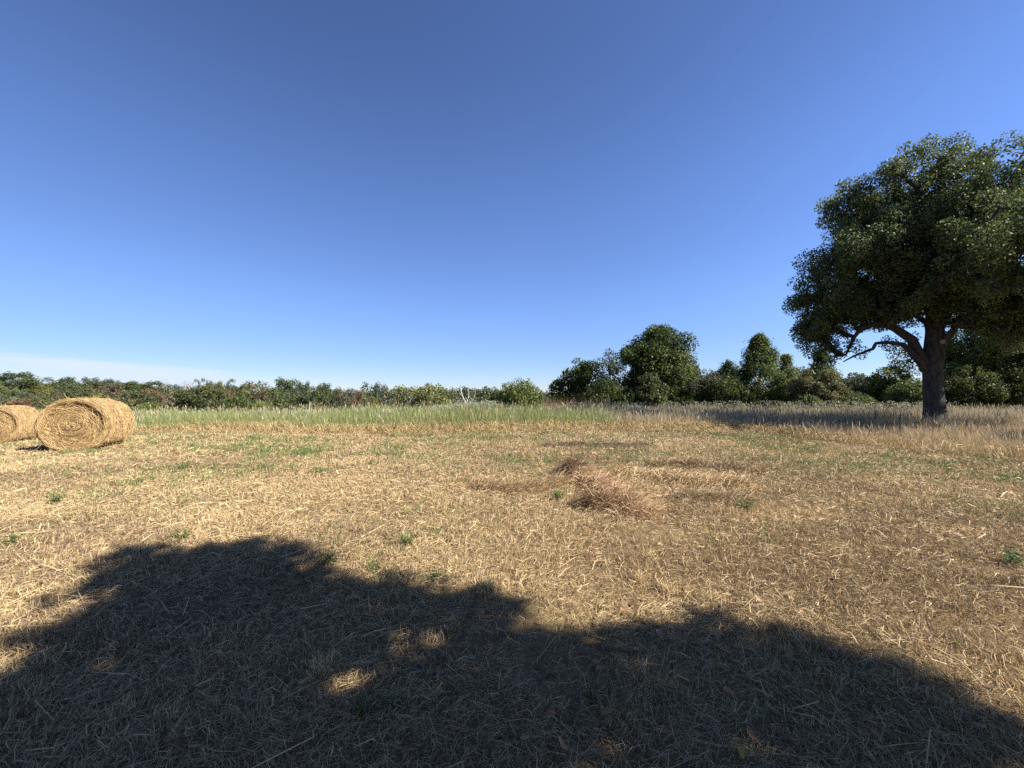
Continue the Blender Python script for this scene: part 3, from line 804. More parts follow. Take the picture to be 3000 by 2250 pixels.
# --- single plants out in the pasture
grow("leafy_tree", "dark broad tree standing alone before the far wood, right of the bales", 500, 692, 1120, 68, 'round', DG[0], OG[1] * .85, dens=1.3,
     ells=[(0, 0, .6, .72, .8, .36), (-.45, 0, .35, .55, .7, .3), (.45, 0, .38, .55, .7, .3), (0, -.2, .2, .95, .8, .2)])
grow("leafy_shrub", "rounded green shrub touching the right side of lone dark tree", 655, 742, 1150, 66, 'shrub', DG[0], MG[1], cat="shrub")
grow("leafy_shrub", "low yellow-green shrub in the grass beside the front bale", 385, 510, 1180, 44, 'shrub', MG[0], YG[1] * .9, cat="shrub")
grow("leafy_bush", "bright green bush with upright shoots in the middle of the grass", 1455, 1585, 1112, 47, 'shrub', MG[0] * 1.2, YG[1] * .9, cat="bush", dens=1.3)

# --- far wood: prototypes of unit size, copied for every tree that can be told apart
def proto(kind):
    root = empty("woodland_tree", (0, 0, 0))
    P = Pile(); W = Wood()
    g0, g1 = np.array([0.45, 0.45, 0.45]), np.array([1.25, 1.25, 1.25])
    if kind == 'bare':
        cen = np.array([0, 0, .66]) + unit(rng.normal(size=(70, 3))) * np.array([.4, .4, .33]) * rng.random((70, 1)) ** .5
        crown_leaves(P, None, 0, (.03, .05), 5, (.02, .035), g0, g1, centres=cen)
        k = .004
    elif kind == 'open':
        cen = np.array([0, 0, .78]) + unit(rng.normal(size=(12, 3))) * np.array([.42, .42, .18])
        crown_leaves(P, None, 0, (.09, .15), 55, (.03, .06), g0, g1, centres=cen)
        k = .006
    else:
        E = {'a': [(0, 0, .64, .42, .42, .34), (-.2, .05, .45, .3, .3, .3), (.2, -.05, .42, .3, .3, .3), (0, 0, .25, .42, .42, .24)],
             'b': [(0, 0, .6, .42, .42, .36), (.12, 0, .3, .36, .36, .28), (-.2, 0, .35, .28, .3, .3)],
             'c': [(-.1, 0, .62, .3, .3, .3), (.2, 0, .55, .28, .3, .28), (0, 0, .32, .44, .44, .3), (.02, 0, .8, .2, .2, .17)]}[kind]
        cen = crown_leaves(P, E, 110, (.075, .13), 46, (.035, .07), g0, g1, flat=1.2)
        k = .005
    tr = np.array([[0, 0, -.05], [.01, 0, .2], [-.01, 0, .45], [0, 0, .75]])
    rd = np.array([.024, .018, .013, .005]) * (0.7 if kind in ('bare', 'open') else 1)
    W.add(path_tube(tr, rd, 6)); W.add(limbs(tr[1:], rd[1:], cen, k, 4))
    W.build("trunk", M_DEAD if kind == 'bare' else M_BARK2, root)
    P.build("crown", M_LEAF, root)
    return root
PROTO = {k: proto(k) for k in ('a', 'b', 'c', 'open', 'bare')}
USED = set()
TINT = {'dark': (.070, .090, .038), 'deep': (.058, .080, .034), 'mid': (.092, .115, .046), 'olive': (.118, .122, .050), 'yellow': (.165, .172, .048),
        'blue': (.068, .088, .054), 'grey': (.112, .120, .078), 'brown': (.120, .098, .058), 'rust': (.150, .098, .052), 'pink': (.17, .135, .10),
        'maroon': (.105, .056, .042), 'bare': (.20, .175, .14), 'gold': (.20, .19, .045)}
def wood_tree(x0, x1, ytop, depth, kind, tint, label, name="woodland_tree", group="trees of the far wood", cat="tree"):
    foot, H, R = place(x0, x1, ytop, depth)
    if kind in USED:
        o = copy_tree(PROTO[kind])
    else:
        o = PROTO[kind]; USED.add(kind)
    o.name = name
    o.location = [float(v) for v in foot]
    o.scale = (R * 2.6, R * 2.6, H * 1.03)
    o.rotation_euler = (0, 0, rng.uniform(0, 6.28))
    tag(o, label, cat, group)
    for ch in o.children:
        if ch.name.startswith("crown"):
            c = (np.array(TINT[tint]) * np.array([1.28, 1.25, 1.1]) + .005) * rng.uniform(.9, 1.1)  # crown tint lightened all over, standing in for air haze
            ch.color = (float(c[0]), float(c[1]), float(c[2]), 1)
FAR = [
    (-30, 112, 1091, 210, 'b', 'deep', "tallest dark green crown at the far left of the wood"),
    (60, 175, 1108, 195, 'a', 'dark', "dark crown sloping down right of the tallest crown at far left"),
    (148, 240, 1105, 215, 'c', 'blue', "flat-topped dark crown above the left edge of front bale"),
    (238, 302, 1108, 210, 'a', 'dark', "dark double-topped crown above the front bale's highest point"),
    (298, 352, 1111, 205, 'b', 'blue', "small dark dome on the skyline right of the double-topped crown"),
    (345, 425, 1118, 200, 'c', 'mid', "mid green crown behind the russet tree on the skyline"),
    (415, 480, 1117, 190, 'b', 'deep', "dark round crown left of the leafless skyline tree"),
    (286, 358, 1124, 160, 'a', 'brown', "russet brown tree above the right shoulder of front bale"),
    (15, 105, 1168, 110, 'b', 'rust', "low rust-coloured tree above the rear bale"),
    (80, 165, 1130, 170, 'c', 'yellow', "yellow-green crown between the two bales and the skyline"),
    (-20, 60, 1142, 150, 'a', 'mid', "mid green crown at left edge above the rear bale"),
    (45, 98, 1147, 140, 'c', 'blue', "blue-green crown above the rust-coloured low tree"),
    (95, 150, 1152, 130, 'a', 'brown', "brownish crown directly above the gap between the bales"),
    (148, 192, 1150, 135, 'b', 'brown', "small brown crown touching the outline of front bale's left shoulder"),
    (160, 235, 1124, 165, 'a', 'mid', "deep green crown in front of the flat-topped one"),
    (218, 290, 1132, 150, 'c', 'olive', "olive crown behind the top of the front bale"),
    (262, 305, 1157, 120, 'b', 'yellow', "small pale yellow-green crown peeping over front bale"),
    (412, 485, 1140, 140, 'a', 'rust', "orange-brown tree left of the pale rosy tree"),
    (355, 455, 1147, 125, 'b', 'deep', "dark green tree rising right behind the front bale"),
    (468, 525, 1150, 115, 'c', 'pink', "pale rosy-brown thin tree left of the lone dark tree"),
    (465, 500, 1111, 215, 'bare', 'bare', "leafless pale tree on the skyline left of lone dark tree"),
    (526, 566, 1115, 205, 'bare', 'bare', "leafless pale tree just above the lone dark tree's left shoulder"),
    (566, 584, 1113, 175, 'open', 'dark', "small thin crown above the top of the lone dark tree"),
    (586, 606, 1110, 178, 'open', 'grey', "highest small thin crown above the lone dark tree"),
    (600, 655, 1119, 190, 'a', 'olive', "olive crown behind the lone dark tree's right shoulder"),
    (660, 690, 1112, 200, 'open', 'grey', "open airy crown with sky showing through, on skyline"),
    (655, 690, 1145, 130, 'b', 'rust', "small orange-brown crown above the shrub right of lone tree"),
    (705, 795, 1122, 165, 'a', 'olive', "broad olive crown left of the tall dome"),
    (740, 790, 1140, 130, 'c', 'brown', "brown-tinged crown low in front of the broad olive crown"),
    (795, 875, 1110, 185, 'b', 'dark', "tall dark dome standing highest in the middle of the wood"),
    (862, 910, 1121, 178, 'a', 'blue', "dark crown stepping down right of the tall dome"),
    (905, 985, 1124, 172, 'c', 'mid', "ragged-topped crown left of the dip in the skyline"),
    (780, 870, 1145, 140, 'a', 'mid', "wide green crown in front of the tall dome"),
    (862, 960, 1146, 135, 'b', 'dark', "wide dark crown low in front of the ragged-topped one"),
    (978, 1012, 1137, 165, 'b', 'brown', "small round brown-topped crown in the skyline dip"),
    (1005, 1040, 1140, 168, 'open', 'grey', "small open grey crown in the skyline dip"),
    (965, 1035, 1155, 130, 'c', 'grey', "grey-green crown below the skyline dip"),
    (1028, 1066, 1148, 125, 'a', 'rust', "rust-red narrow tree below the right end of the dip"),
    (1050, 1118, 1126, 150, 'a', 'blue', "dark blue-green crown right of the rust-red tree"),
    (1108, 1150, 1129, 155, 'c', 'grey', "pale grey-green crown right of the blue-green one"),
    (1145, 1212, 1132, 150, 'b', 'yellow', "yellow-tinged crown with a small pointed top"),
    (1090, 1112, 1165, 105, 'b', 'gold', "small bright yellow tree low in the wood"),
    (1060, 1100, 1160, 108, 'a', 'olive', "olive bushy tree left of the small yellow tree"),
    (1115, 1215, 1150, 120, 'a', 'grey', "wide grey-green tree behind the maroon shrub"),
    (1200, 1310, 1128, 135, 'b', 'yellow', "olive-yellow dome left of the dead tree"),
    (1205, 1290, 1150, 115, 'c', 'olive', "bushy olive tree under the olive-yellow dome"),
    (1300, 1345, 1140, 140, 'c', 'grey', "small ragged crown between the dome and the dead tree"),
    (1325, 1405, 1139, 145, 'a', 'deep', "dark crown behind the dead tree"),
    (1372, 1470, 1136, 150, 'b', 'dark', "wide dark dome left of the bright green bush"),
    (1430, 1500, 1150, 150, 'c', 'dark', "dark crown partly behind the bright green bush"),
    (1575, 1630, 1152, 140, 'a', 'blue', "dark crown in the gap right of the bright green bush"),
    (1610, 1660, 1157, 130, 'b', 'dark', "low dark crown touching the hedgerow's left end"),
]
for f in FAR:
    wood_tree(*f)
wood_tree(1138, 1176, 1176, 80, 'c', 'maroon', "maroon-leaved shrub low in front of the grey-green tree", name="maroon_shrub", cat="shrub")
wood_tree(735, 800, 1178, 85, 'b', 'yellow', "yellow-green shrub at the edge of the tall grass before the olive crown", name="green_shrub", cat="shrub")

def far_woodland():
    """the rest of the wood that reads as one mass behind and between the crowns"""
    P = Pile()
    sk = np.array([(-700, 1100), (0, 1106), (110, 1122), (300, 1122), (480, 1136), (700, 1137), (900, 1138), (1010, 1152), (1200, 1146), (1450, 1150), (1600, 1163), (1800, 1160), (3000, 1160), (3800, 1160)])
    tints = [TINT[k] for k in ('dark', 'deep', 'mid', 'olive', 'blue', 'grey', 'mid', 'dark', 'brown')]
    for tier, (d0, d1, dy, step) in enumerate([(215, 250, -11, 20), (160, 190, 14, 28), (115, 135, 34, 32)]):
        x = -700.0
        while x < 3900:
            depth = rng.uniform(d0, d1)
            w = rng.uniform(46, 80) * 170 / depth
            yt = np.interp(x, sk[:, 0], sk[:, 1]) + dy + rng.uniform(0, 12)
            if x > 1700: yt = max(yt, 1172 if tier == 0 else 1180)
            foot, H, R = place(x - w / 2, x + w / 2, min(yt, 1192), depth)
            H = max(H, 4.0); R = max(R, 2.5)
            c = np.array(tints[rng.integers(len(tints))])
            E = [(foot[0], foot[1], foot[2] + .6 * H, R, R, .42 * H), (foot[0], foot[1], foot[2] + .3 * H, R * 1.1, R, .32 * H)]
            crown_leaves(P, E, 40, (R * .28, R * .42), 44, (R * .10, R * .2), c * np.array([.88, .85, .75]), c * np.array([1.6, 1.55, 1.35]))
            x += step * rng.uniform(.8, 1.2) * 170 / depth
    o = P.build("far_woodland", M_LEAF)
    tag(o, "mass of mixed green woodland across the valley behind the single crowns", "woodland", kind='stuff')
far_woodland()

def dead_tree():
    foot = at(1372, 1200, 40); foot[2] = float(terrain(foot[0], 40))
    root = empty("dead_tree", foot)
    tag(root, "bare bleached dead tree with forked twigs standing in the tall grass", "dead tree")
    W = Wood(); P = Pile()
    def b(px, py, dv=0): return at(px, py, 40 + dv) - foot
    br = [([(1372, 1215), (1366, 1185), (1356, 1165), (1350, 1145), (1352, 1132), (1345, 1126)], [.13, .11, .09, .06, .035, .012]),
          ([(1366, 1185), (1372, 1165), (1373, 1145), (1371, 1125)], [.08, .05, .035, .01]),
          ([(1368, 1190), (1385, 1172), (1392, 1155), (1391, 1135), (1391, 1124)], [.08, .05, .04, .02, .008]),
          ([(1356, 1165), (1345, 1150), (1338, 1136)], [.05, .03, .01]), ([(1366, 1190), (1345, 1178), (1336, 1172)], [.05, .04, .015]),
          ([(1350, 1145), (1357, 1135), (1361, 1128)], [.03, .02, .008]), ([(1385, 1172), (1372, 1160), (1376, 1150)], [.03, .02, .01])]
    for pts, r in br:
        t = np.linspace(0, len(pts) - 1, (len(pts) - 1) * 2 + 1)
        p3 = np.array([b(q[0], q[1], rng.normal(0, .15)) for q in pts])
        bi = np.stack([np.interp(t, range(len(pts)), p3[:, k]) for k in range(3)], -1)
        W.add(path_tube(bi, np.interp(t, range(len(pts)), r), 6))
    W.build("trunk", M_DEAD, root)
    cen = np.array([b(q[0], q[1], -.3) for q in [(1347, 1180), (1352, 1172), (1358, 1178), (1378, 1180), (1384, 1174), (1390, 1182), (1366, 1186), (1340, 1183), (1395, 1178)]])
    crown_leaves(P, None, 0, (.18, .34), 26, (.07, .13), np.array([.25, .27, .2]), np.array([.48, .5, .42]), centres=cen, flat=1.2)
    P.build("clinging_vine", M_LEAF, root)
dead_tree()

# --- white flowering weeds
def flower_clump(x0, x1, ytop, depth, label):
    foot, H, R = place(x0, x1, ytop, depth)
    root = empty("white_wildflower", foot); tag(root, label, "wildflowers", "clumps of white flowering weeds")
    S = Pile(); B = Pile()
    n = int(90 + 160 * R)
    an = rng.uniform(0, 6.28, n); u = rng.random(n) ** .5
    tip = np.stack([R * u * np.cos(an), R * .8 * u * np.sin(an), H * (1 - .28 * u ** 2) * rng.uniform(.82, 1.0, n)], -1)
    base = tip * np.array([.6, .6, 0])
    c = mix3(np.array([.10, .13, .05]), np.array([.2, .22, .1]), rng.random(n))
    S.add(blades(base, tip, .012, rng.normal(0, .04, (n, 3)), c, c))
    c2 = base + (tip - base) * rng.uniform(.45, .95, (n, 1)) + rng.normal(0, .05, (n, 3))
    S.add(leaf_quads(c2, unit(rng.normal(size=(n, 3))), rng.uniform(.06, .14, n), .3, c))
    m = 3
    fc = np.repeat(tip, m, 0) + rng.normal(0, .055, (n * m, 3)) * np.array([1, 1, .5])
    B.add(leaf_quads(fc, unit(rng.normal(size=(n * m, 3)) * .6 + np.array([0, -.3, .8])), rng.uniform(.03, .07, n * m), .9,
                     mix3(np.array([.28, .30, .18]), np.array([.50, .51, .38]), rng.random(n * m))))
    S.build("stems", M_GRASS, root); B.build("blossom", M_LEAF, root)
for a in [(1262, 1322, 1184, 27, "pale flowering clump at the left of the white-flowered mound"),
          (1345, 1405, 1176, 30, "white flowering clump at the foot of the dead tree"),
          (1390, 1470, 1172, 29, "broad white-topped mound right of the dead tree"),
          (1300, 1360, 1180, 28, "white flowering clump left of the dead tree"),
          (1110, 1165, 1199, 25, "small white flowering clump behind the dark tuft"),
          (860, 935, 1200, 26, "flat white flowering clump in the green grass near the maroon end of the wood"),
          (735, 790, 1200, 27, "leftmost flat white flowering clump in the green grass")]:
    flower_clump(*a)
def wildflowers():
    P = Pile()
    n = 1500
    y = rng.uniform(26, 46, n); x = rng.uniform(1, 4, n) + rng.uniform(0, 1, n) * y * 1.05
    k = fbm(x * .3, y * .2, 2) > .42; x, y = x[k], y[k]; n = len(x)
    z = terrain(x, y); H = rng.uniform(.7, 1.15, n) * (1 + (y - 26) * .004)
    base = np.stack([x, y, z], -1); tip = base + np.stack([rng.normal(0, .08, n), rng.normal(0, .08, n), H], -1)
    c = mix3(np.array([.13, .14, .08]), np.array([.22, .22, .13]), rng.random(n))
    P.add(blades(base, tip, .02, rng.normal(0, .03, (n, 3)), c, c))
    m = 7
    fc = np.repeat(tip, m, 0) + rng.normal(0, .10, (n * m, 3)) * np.array([1, 1, .45])
    P.add(leaf_quads(fc, unit(rng.normal(size=(n * m, 3)) * .6 + np.array([0, 0, .8])), rng.uniform(.05, .11, n * m), .8,
                     mix3(np.array([.20, .20, .12]), np.array([.38, .38, .27]), rng.random(n * m))))
    tag(P.build("pale_wildflowers", M_GRASS), "pale flowering weeds spread over the grey grass before the hedgerow", "wildflowers", kind='stuff')
wildflowers()

# ---------------------------------------------------------------- hay bales
def bale(px, depth, axis_az, R, L, label, seed):
    X = (px - 1500) / F * depth
    g = float(terrain(X, depth))
    root = empty("hay_bale", (X, depth, g))
    tag(root, label, "hay bale", "round hay bales")
    ax = np.array([math.sin(axis_az), math.cos(axis_az), 0]); lat = np.array([math.cos(axis_az), -math.sin(axis_az), 0])
    upv = np.array([0, 0, 1.0]); c0 = np.array([0, 0, R * .97])
    ph = seed * 2.1
    def prof(th): return R * (1 + .018 * np.sin(2 * th + ph) + .014 * np.sin(5 * th + ph * 2) + .01 * np.sin(9 * th))
    def endoff(r, th):           # relief of the front end: rim overhanging a hollow ring, coiled core
        rr = r / R
        nz_ = fbm(rr * 5 + np.cos(th) * 1.6 + seed * 7, np.sin(th) * 1.6 + rr * 2 + 9, 3)
        o = .09 * (nz_ - .5) - .065 * np.exp(-((rr - .93) / .09) ** 2) + .10 * np.exp(-((rr - .78 + .12 * (nz_ - .5)) / .07) ** 2) * np.clip(.35 + .9 * np.sin(th + .25), .02, 1) * np.clip(2.2 * nz_ - .25, .1, 1.2) - .03 * np.exp(-(rr / .4) ** 2)
        return o + .009 * np.sin(rr * 34 + th)
    def pt(r, th, s):
        q = np.stack([r * np.cos(th), r * np.sin(th)], -1)
        p = c0 + lat * q[..., :1] + upv * q[..., 1:] + ax * np.asarray(s)[..., None]
        low_ = R * .45; zz = p[..., 2]
        sx_ = 1 + .16 * np.clip((low_ - zz) / low_, 0, 1)
        off = (p - c0); la = (off * lat).sum(-1, keepdims=True)
        p = p + lat * la * (sx_[..., None] - 1)
        p[..., 2] = np.maximum(p[..., 2], .005)
        return p
    # solid core
    nt = 64; th = np.arange(nt) * 2 * math.pi / nt
    rings = []
    for f_ in np.linspace(0.02, 1, 22):
        r = prof(th) * f_ * .985; rings.append(pt(r, th, endoff(r, th) + .03))
    for s in np.linspace(.05, L, 14):
        rings.append(pt(prof(th) * .985 * (1 + .012 * np.sin(s * 9 + th * 3)), th, np.full(nt, s)))
    for f_ in (.7, .35, .02):
        rings.append(pt(prof(th) * f_, th, np.full(nt, L + .03)))
    V = np.concatenate(rings); nr_ = len(rings)
    i0 = (np.arange(nr_ - 1) * nt)[:, None]; j = np.arange(nt)[None]; j2 = (j + 1) % nt
    q = np.stack([i0 + j, i0 + j2, i0 + nt + j2, i0 + nt + j], -1).reshape(-1, 4)
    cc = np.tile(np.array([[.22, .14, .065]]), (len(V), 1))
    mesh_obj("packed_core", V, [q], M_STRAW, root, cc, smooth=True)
    def strand_cols(n):
        c = mix3(np.array([.39, .255, .115]), np.array([.63, .455, .225]), rng.random(n))
        bw = rng.random(n) < .18
        return np.where(bw[:, None], c * np.array([.55, .48, .42]), c) * rng.uniform(.8, 1.1, (n, 1))
    # coiled straw of the end
    E = Pile(); n = 9000
    r = R * rng.random(n) ** .5; t0 = rng.uniform(0, 2 * math.pi, n)
    Ln = rng.uniform(.10, .38, n); dt = Ln / np.maximum(r, .1)
    r1 = np.clip(r + rng.normal(0, .092, n), 0, prof(t0 + dt) * 1.0)
    s0 = endoff(r, t0) - rng.uniform(-.01, .035, n); s1 = endoff(r1, t0 + dt) - rng.uniform(-.015, .05, n)
    b0 = pt(r, t0, s0); b1 = pt(r1, t0 + dt, s1); bm = pt((r + r1) / 2, t0 + dt * .55, (s0 + s1) / 2 - .008)
    bend = bm - (b0 + (b1 - b0) * .55)
    E.add(blades(b0, b1, rng.uniform(.006, .014, n), bend, strand_cols(n), strand_cols(n)))
    E.build("coiled_end", M_STRAW, root)
    # wrapped straw round the side
    S = Pile(); n = 11000
    t0 = rng.uniform(0, 2 * math.pi, n); s = rng.uniform(-.02, L + .02, n)
    Ln = rng.uniform(.12, .4, n); dt = Ln / R * np.where(rng.random(n) < .5, 1, -1)
    r0 = prof(t0) * (1 + .012 * np.sin(s * 9 + t0 * 3)) + rng.uniform(-.01, .025, n)
    r1 = prof(t0 + dt) + rng.uniform(-.01, .045, n); s1 = s + rng.normal(0, .05, n)
    b0 = pt(r0, t0, s); b1 = pt(r1, t0 + dt, s1); bm = pt((r0 + r1) / 2, t0 + dt * .55, (s + s1) / 2)
    S.add(blades(b0, b1, rng.uniform(.006, .014, n), bm - (b0 + (b1 - b0) * .55), strand_cols(n), strand_cols(n)))
    n = 2400                                                 # wisps sticking out
    t0 = rng.uniform(0, 2 * math.pi, n); s = rng.uniform(-.05, L, n)
    b0 = pt(prof(t0), t0, s); b1 = pt(prof(t0) + rng.gamma(2.0, .028, n), t0 + rng.normal(0, .14, n), s + rng.normal(0, .08, n))
    S.add(blades(b0, b1, rng.uniform(.005, .009, n), rng.normal(0, .01, (n, 3)), strand_cols(n), strand_cols(n)))
    S.build("wrapped_straw", M_STRAW, root)
bale(222, 11.15, math.radians(-25), .76, 1.5, "round golden hay bale in front, its coiled end facing the field", 1)
bale(-15, 15.5, math.radians(-27), .76, 1.5, "round hay bale behind and left of the front one, cut by the photo edge", 2)

# ---------------------------------------------------------------- raked hay left on the field
def hay_heap(name, label, ridge, width, height, n, cols, lean, group=None):
    """long stems piled along a ridge line given by ground points"""
    R_ = np.array([ground_at(*p) for p in ridge]); o = R_.mean(0)
    root = empty(name, o)
    P = Pile()
    t = rng.random(n) * (len(R_) - 1)
    c = np.stack([np.interp(t, range(len(R_)), R_[:, k]) for k in range(3)], -1)
    u = np.clip(rng.normal(0, .42, n), -1.2, 1.2)
    dr = R_[-1] - R_[0]; dr[2] = 0; dr /= np.linalg.norm(dr); nn = np.array([-dr[1], dr[0], 0])
    prof = np.exp(-(u * 1.5) ** 2) * (0.55 + .9 * fbm(t * 2.3, u * 1.5 + 5, 2))
    endf = sstep(np.minimum(t, len(R_) - 1 - t) / .35 + .25)
    p = c + nn * (u * width)[:, None] + dr * rng.normal(0, .05, (n, 1))
    p[:, 2] = terrain(p[:, 0], p[:, 1]) + 0.62 * height * prof * endf * rng.random(n) ** .6
    ang = lean + rng.normal(0, 1.25, n)
    Ln = rng.uniform(.07, .32, n)
    d = np.stack([np.cos(ang) * Ln, np.sin(ang) * Ln, rng.normal(.03, .10, n) * (Ln / .4) * (0.4 + prof)], -1)
    tip = p + d; tip[:, 2] = np.maximum(tip[:, 2], terrain(tip[:, 0], tip[:, 1]) + .01)
    bend = rng.normal(0, .025, (n, 3)); bend[:, 2] = np.abs(bend[:, 2]) * .7 + .14 * Ln * (.3 + prof)
    i = rng.integers(0, len(cols), n); cc = np.array(cols)[i] * rng.uniform(.7, 1.15, (n, 1))
    yd = np.hypot(p[:, 0], p[:, 1])
    P.add(blades(p - o, tip - o, (.003 + .0005 * yd) * rng.uniform(.7, 1.4, n), bend, cc, cc))
    P.build("dry_stems", M_STRAW, root)
    tag(root, label, "raked hay", group)
HAYG = "raked hay lying on the mown field"
rosy = np.array([.46, .305, .175])
hay_heap("hay_heap", "main rosy-brown heap of raked hay in the middle of the field", [(1700, 1388), (1740, 1420), (1790, 1452), (1830, 1485), (1860, 1512)], .45, .21, 7000, [rosy, rosy * 1.15, rosy * .85, PALE, RED * 1.2, TAN], -.5, HAYG)
hay_heap("hay_heap", "small tuft of hay at the upper left tip of main heap, its shade painted dark", [(1665, 1400), (1705, 1376)], .24, .55, 2000, [BROWN * .8, rosy * .7, BROWN * .6], 2.2, HAYG)  # the heap's shaded left side is put into these darker browns
hay_heap("hay_heap", "small dark hollow tuft at the lower edge of main heap", [(1720, 1490), (1790, 1485)], .20, .27, 1700, [BROWN * .8, BROWN * .55, TAN * .8], 1.9, HAYG)  # darkness of the hollow is put into the straw colour
hay_heap("hay_heap", "pale loose hay spread right of the main heap", [(1800, 1385), (1930, 1400), (2080, 1420), (2200, 1425)], .5, .16, 4200, [PALE, PALE * 1.05, TAN, BROWN], .1, HAYG)
hay_heap("hay_heap", "dull brown flattened hay left of the main heap", [(1380, 1425), (1480, 1440), (1580, 1430), (1650, 1410)], .45, .10, 2600, [BROWN, TAN, rosy * .8, TAN * .8], .2, HAYG)
hay_heap("hay_heap", "brown strip of hay behind the pale loose hay", [(1890, 1365), (1990, 1362), (2100, 1370), (2220, 1378)], .4, .15, 2600, [BROWN, GREY, BROWN * .8, TAN], .1, HAYG)
hay_heap("hay_heap", "grey-purple flattened hay far behind the main heap", [(1590, 1308), (1690, 1306), (1800, 1308), (1900, 1304)], .5, .09, 2200, [np.array([.2, .13, .11]), BROWN, GREY * .8], .1, HAYG)
hay_heap("hay_heap", "dark thin hay scattered right below the main heap", [(1960, 1450), (2080, 1460), (2190, 1470)], .35, .08, 1500, [BROWN, GREY, TAN], -.3, HAYG)

# ---------------------------------------------------------------- small weeds, stalks, leaves
def weed(px, py, s, label, cat="weed", n=26, col=(GREEN * .8, LIME * .7)):
    p = ground_at(px, py); root = empty("green_weed", p); tag(root, label, cat, "green weeds in the stubble")
    S = Pile(); Lf = Pile()
    an = rng.uniform(0, 6.28, n); h = s * rng.uniform(.4, 1.0, n); sp_ = s * rng.uniform(.15, .7, n)
    base = np.stack([.02 * np.cos(an), .02 * np.sin(an), 0 * an], -1); tip = np.stack([sp_ * np.cos(an), sp_ * np.sin(an), h], -1)
    c = mix3(col[0], col[1], rng.random(n))
    S.add(blades(base, tip, .004, rng.normal(0, .01, (n, 3)), c, c))
    m = 7
    k = np.repeat(np.arange(n), m); t = np.tile(np.linspace(.3, 1, m), n)[:, None]
    pos = base[k] + (tip[k] - base[k]) * t + rng.normal(0, .07 * s, (n * m, 3))
    pos[:, 2] = np.abs(pos[:, 2]) + .005
    c2 = mix3(col[0], col[1], rng.random(n * m))
    Lf.add(leaf_quads(pos, unit(rng.normal(size=(n * m, 3)) * .5 + np.array([0, 0, .8])), rng.uniform(.10, .22, n * m) * s, .45, c2))
    S.build("stems", M_GRASS, root); Lf.build("leaves", M_GRASS, root)
for a in [(28, 1602, .16, "leafy green weed at the left edge above the big shadow"),
          (528, 1585, .16, "green weed just behind the highest tip of the big shadow"),
          (972, 1652, .14, "green weed right of the shadow's highest lobe"),
          (1100, 1672, .11, "small dark weed near the middle of the shadow's upper edge"),
          (1196, 1600, .17, "taller green weed with yellow blades in the sunlit stubble"),
          (1270, 1705, .12, "dark little weed at the shadow's right upper edge"),
          (1062, 2085, .08, "feathery green weed deep in the shadow near the bottom"),
          (1135, 2078, .07, "pale ferny weed beside the feathery one in the shadow"),
          (540, 1380, .22, "round green tuft between the bales and the heap"),
          (410, 1420, .16, "low green tuft right of the front bale on open stubble"),
          (1640, 1462, .20, "green tuft below the flattened hay left of main heap"),
          (2190, 1492, .18, "green tuft on open stubble right of the heaps"),
          (160, 1480, .20, "spreading green weeds on the left side of field"),
          (2960, 1650, .2, "green weeds at the right edge of the stubble"),
          (1735, 2050, .07, "dark green tuft in the middle of the bottom shadow")]:
    weed(*a)
def tuft(px, py, w, h, n, label, cols, name="grass_tuft", cat="grass tuft", wd=.012):
    p = ground_at(px, py); root = empty(name, p); tag(root, label, cat)
    P = Pile(); b = np.stack([rng.normal(0, w * .3, n), rng.normal(0, w * .3, n), 0 * np.arange(n)], -1)
    tip = b * 1.6 + np.stack([rng.normal(0, .12 * h, n), rng.normal(0, .12 * h, n), h * rng.uniform(.5, 1, n)], -1)
    c = mix3(cols[0], cols[1], rng.random(n))
    P.add(blades(b, tip, wd, rng.normal(0, .02, (n, 3)), c, c)); P.build("blades", M_STRAW, root)
tuft(1150, 1262, .45, .42, 260, "dark tuft of weeds standing at the edge of the golden grass", (np.array([.05, .05, .025]), np.array([.12, .11, .05])))
tuft(1418, 1738, .10, .13, 90, "yellow stubble tuft at the shadow's middle tip", (PALE * .8, PALE))
tuft(1868, 1700, .09, .10, 70, "yellow stubble tuft in sunlight right of centre", (PALE * .85, PALE * 1.05), wd=.006)
tuft(1952, 1735, .09, .10, 70, "second yellow stubble tuft, nearer and right of the other", (PALE * .85, PALE * 1.05), wd=.006)
tuft(935, 1975, .10, .12, 90, "yellowish stubble tuft inside the big shadow left of centre", (PALE * .8, PALE), wd=.005)
tuft(2985, 1290, .8, .5, 420, "tangled grey brush of twigs at the right edge of the field", (np.array([.10, .085, .07]), np.array([.2, .17, .14])), name="brush_pile", cat="brush")
def stalk(px, ybase, ytop, depth, w, label, col, lean=0.0, head=True):
    X = (px - 1500) / F * depth; g = float(terrain(X, depth)); H = at(px, ytop, depth)[2] - g
    root = empty("weed_stalk", (X, depth, g)); tag(root, label, "weed stalk")
    W = Wood()
    pts = np.array([[0, 0, -.05], [lean * .2, 0, H * .4], [lean * .5, 0, H * .75], [lean, 0, H]])
    W.add(path_tube(pts, np.array([w, w * .9, w * .7, w * .3]), 6))
    for k in range(9 if head else 2):
        t = rng.uniform(.45, 1); b = np.array([lean * t * t, 0, H * t]); a = rng.uniform(0, 6.28); l = rng.uniform(.06, .18)
        W.add(tubes([b], [b + np.array([math.cos(a) * l, math.sin(a) * l * .6, l * .8])], [w * .5], [w * .2], 4))
    W.build("stem", col, root)
M_YEL = bark_mat("yellow stalk", (0.42, 0.31, 0.10), (0.55, 0.43, 0.17), 8)
stalk(2563, 1275, 1190, 14.6, .02, "left of two dark dead weed stalks standing before the oak", M_BARK2)
stalk(2632, 1280, 1195, 14.0, .022, "right of two dark dead weed stalks standing before the oak", M_BARK2, .1)
stalk(2776, 1312, 1235, 12.3, .012, "bent yellow stalk standing in front of the oak trunk", M_YEL, -.25, False)
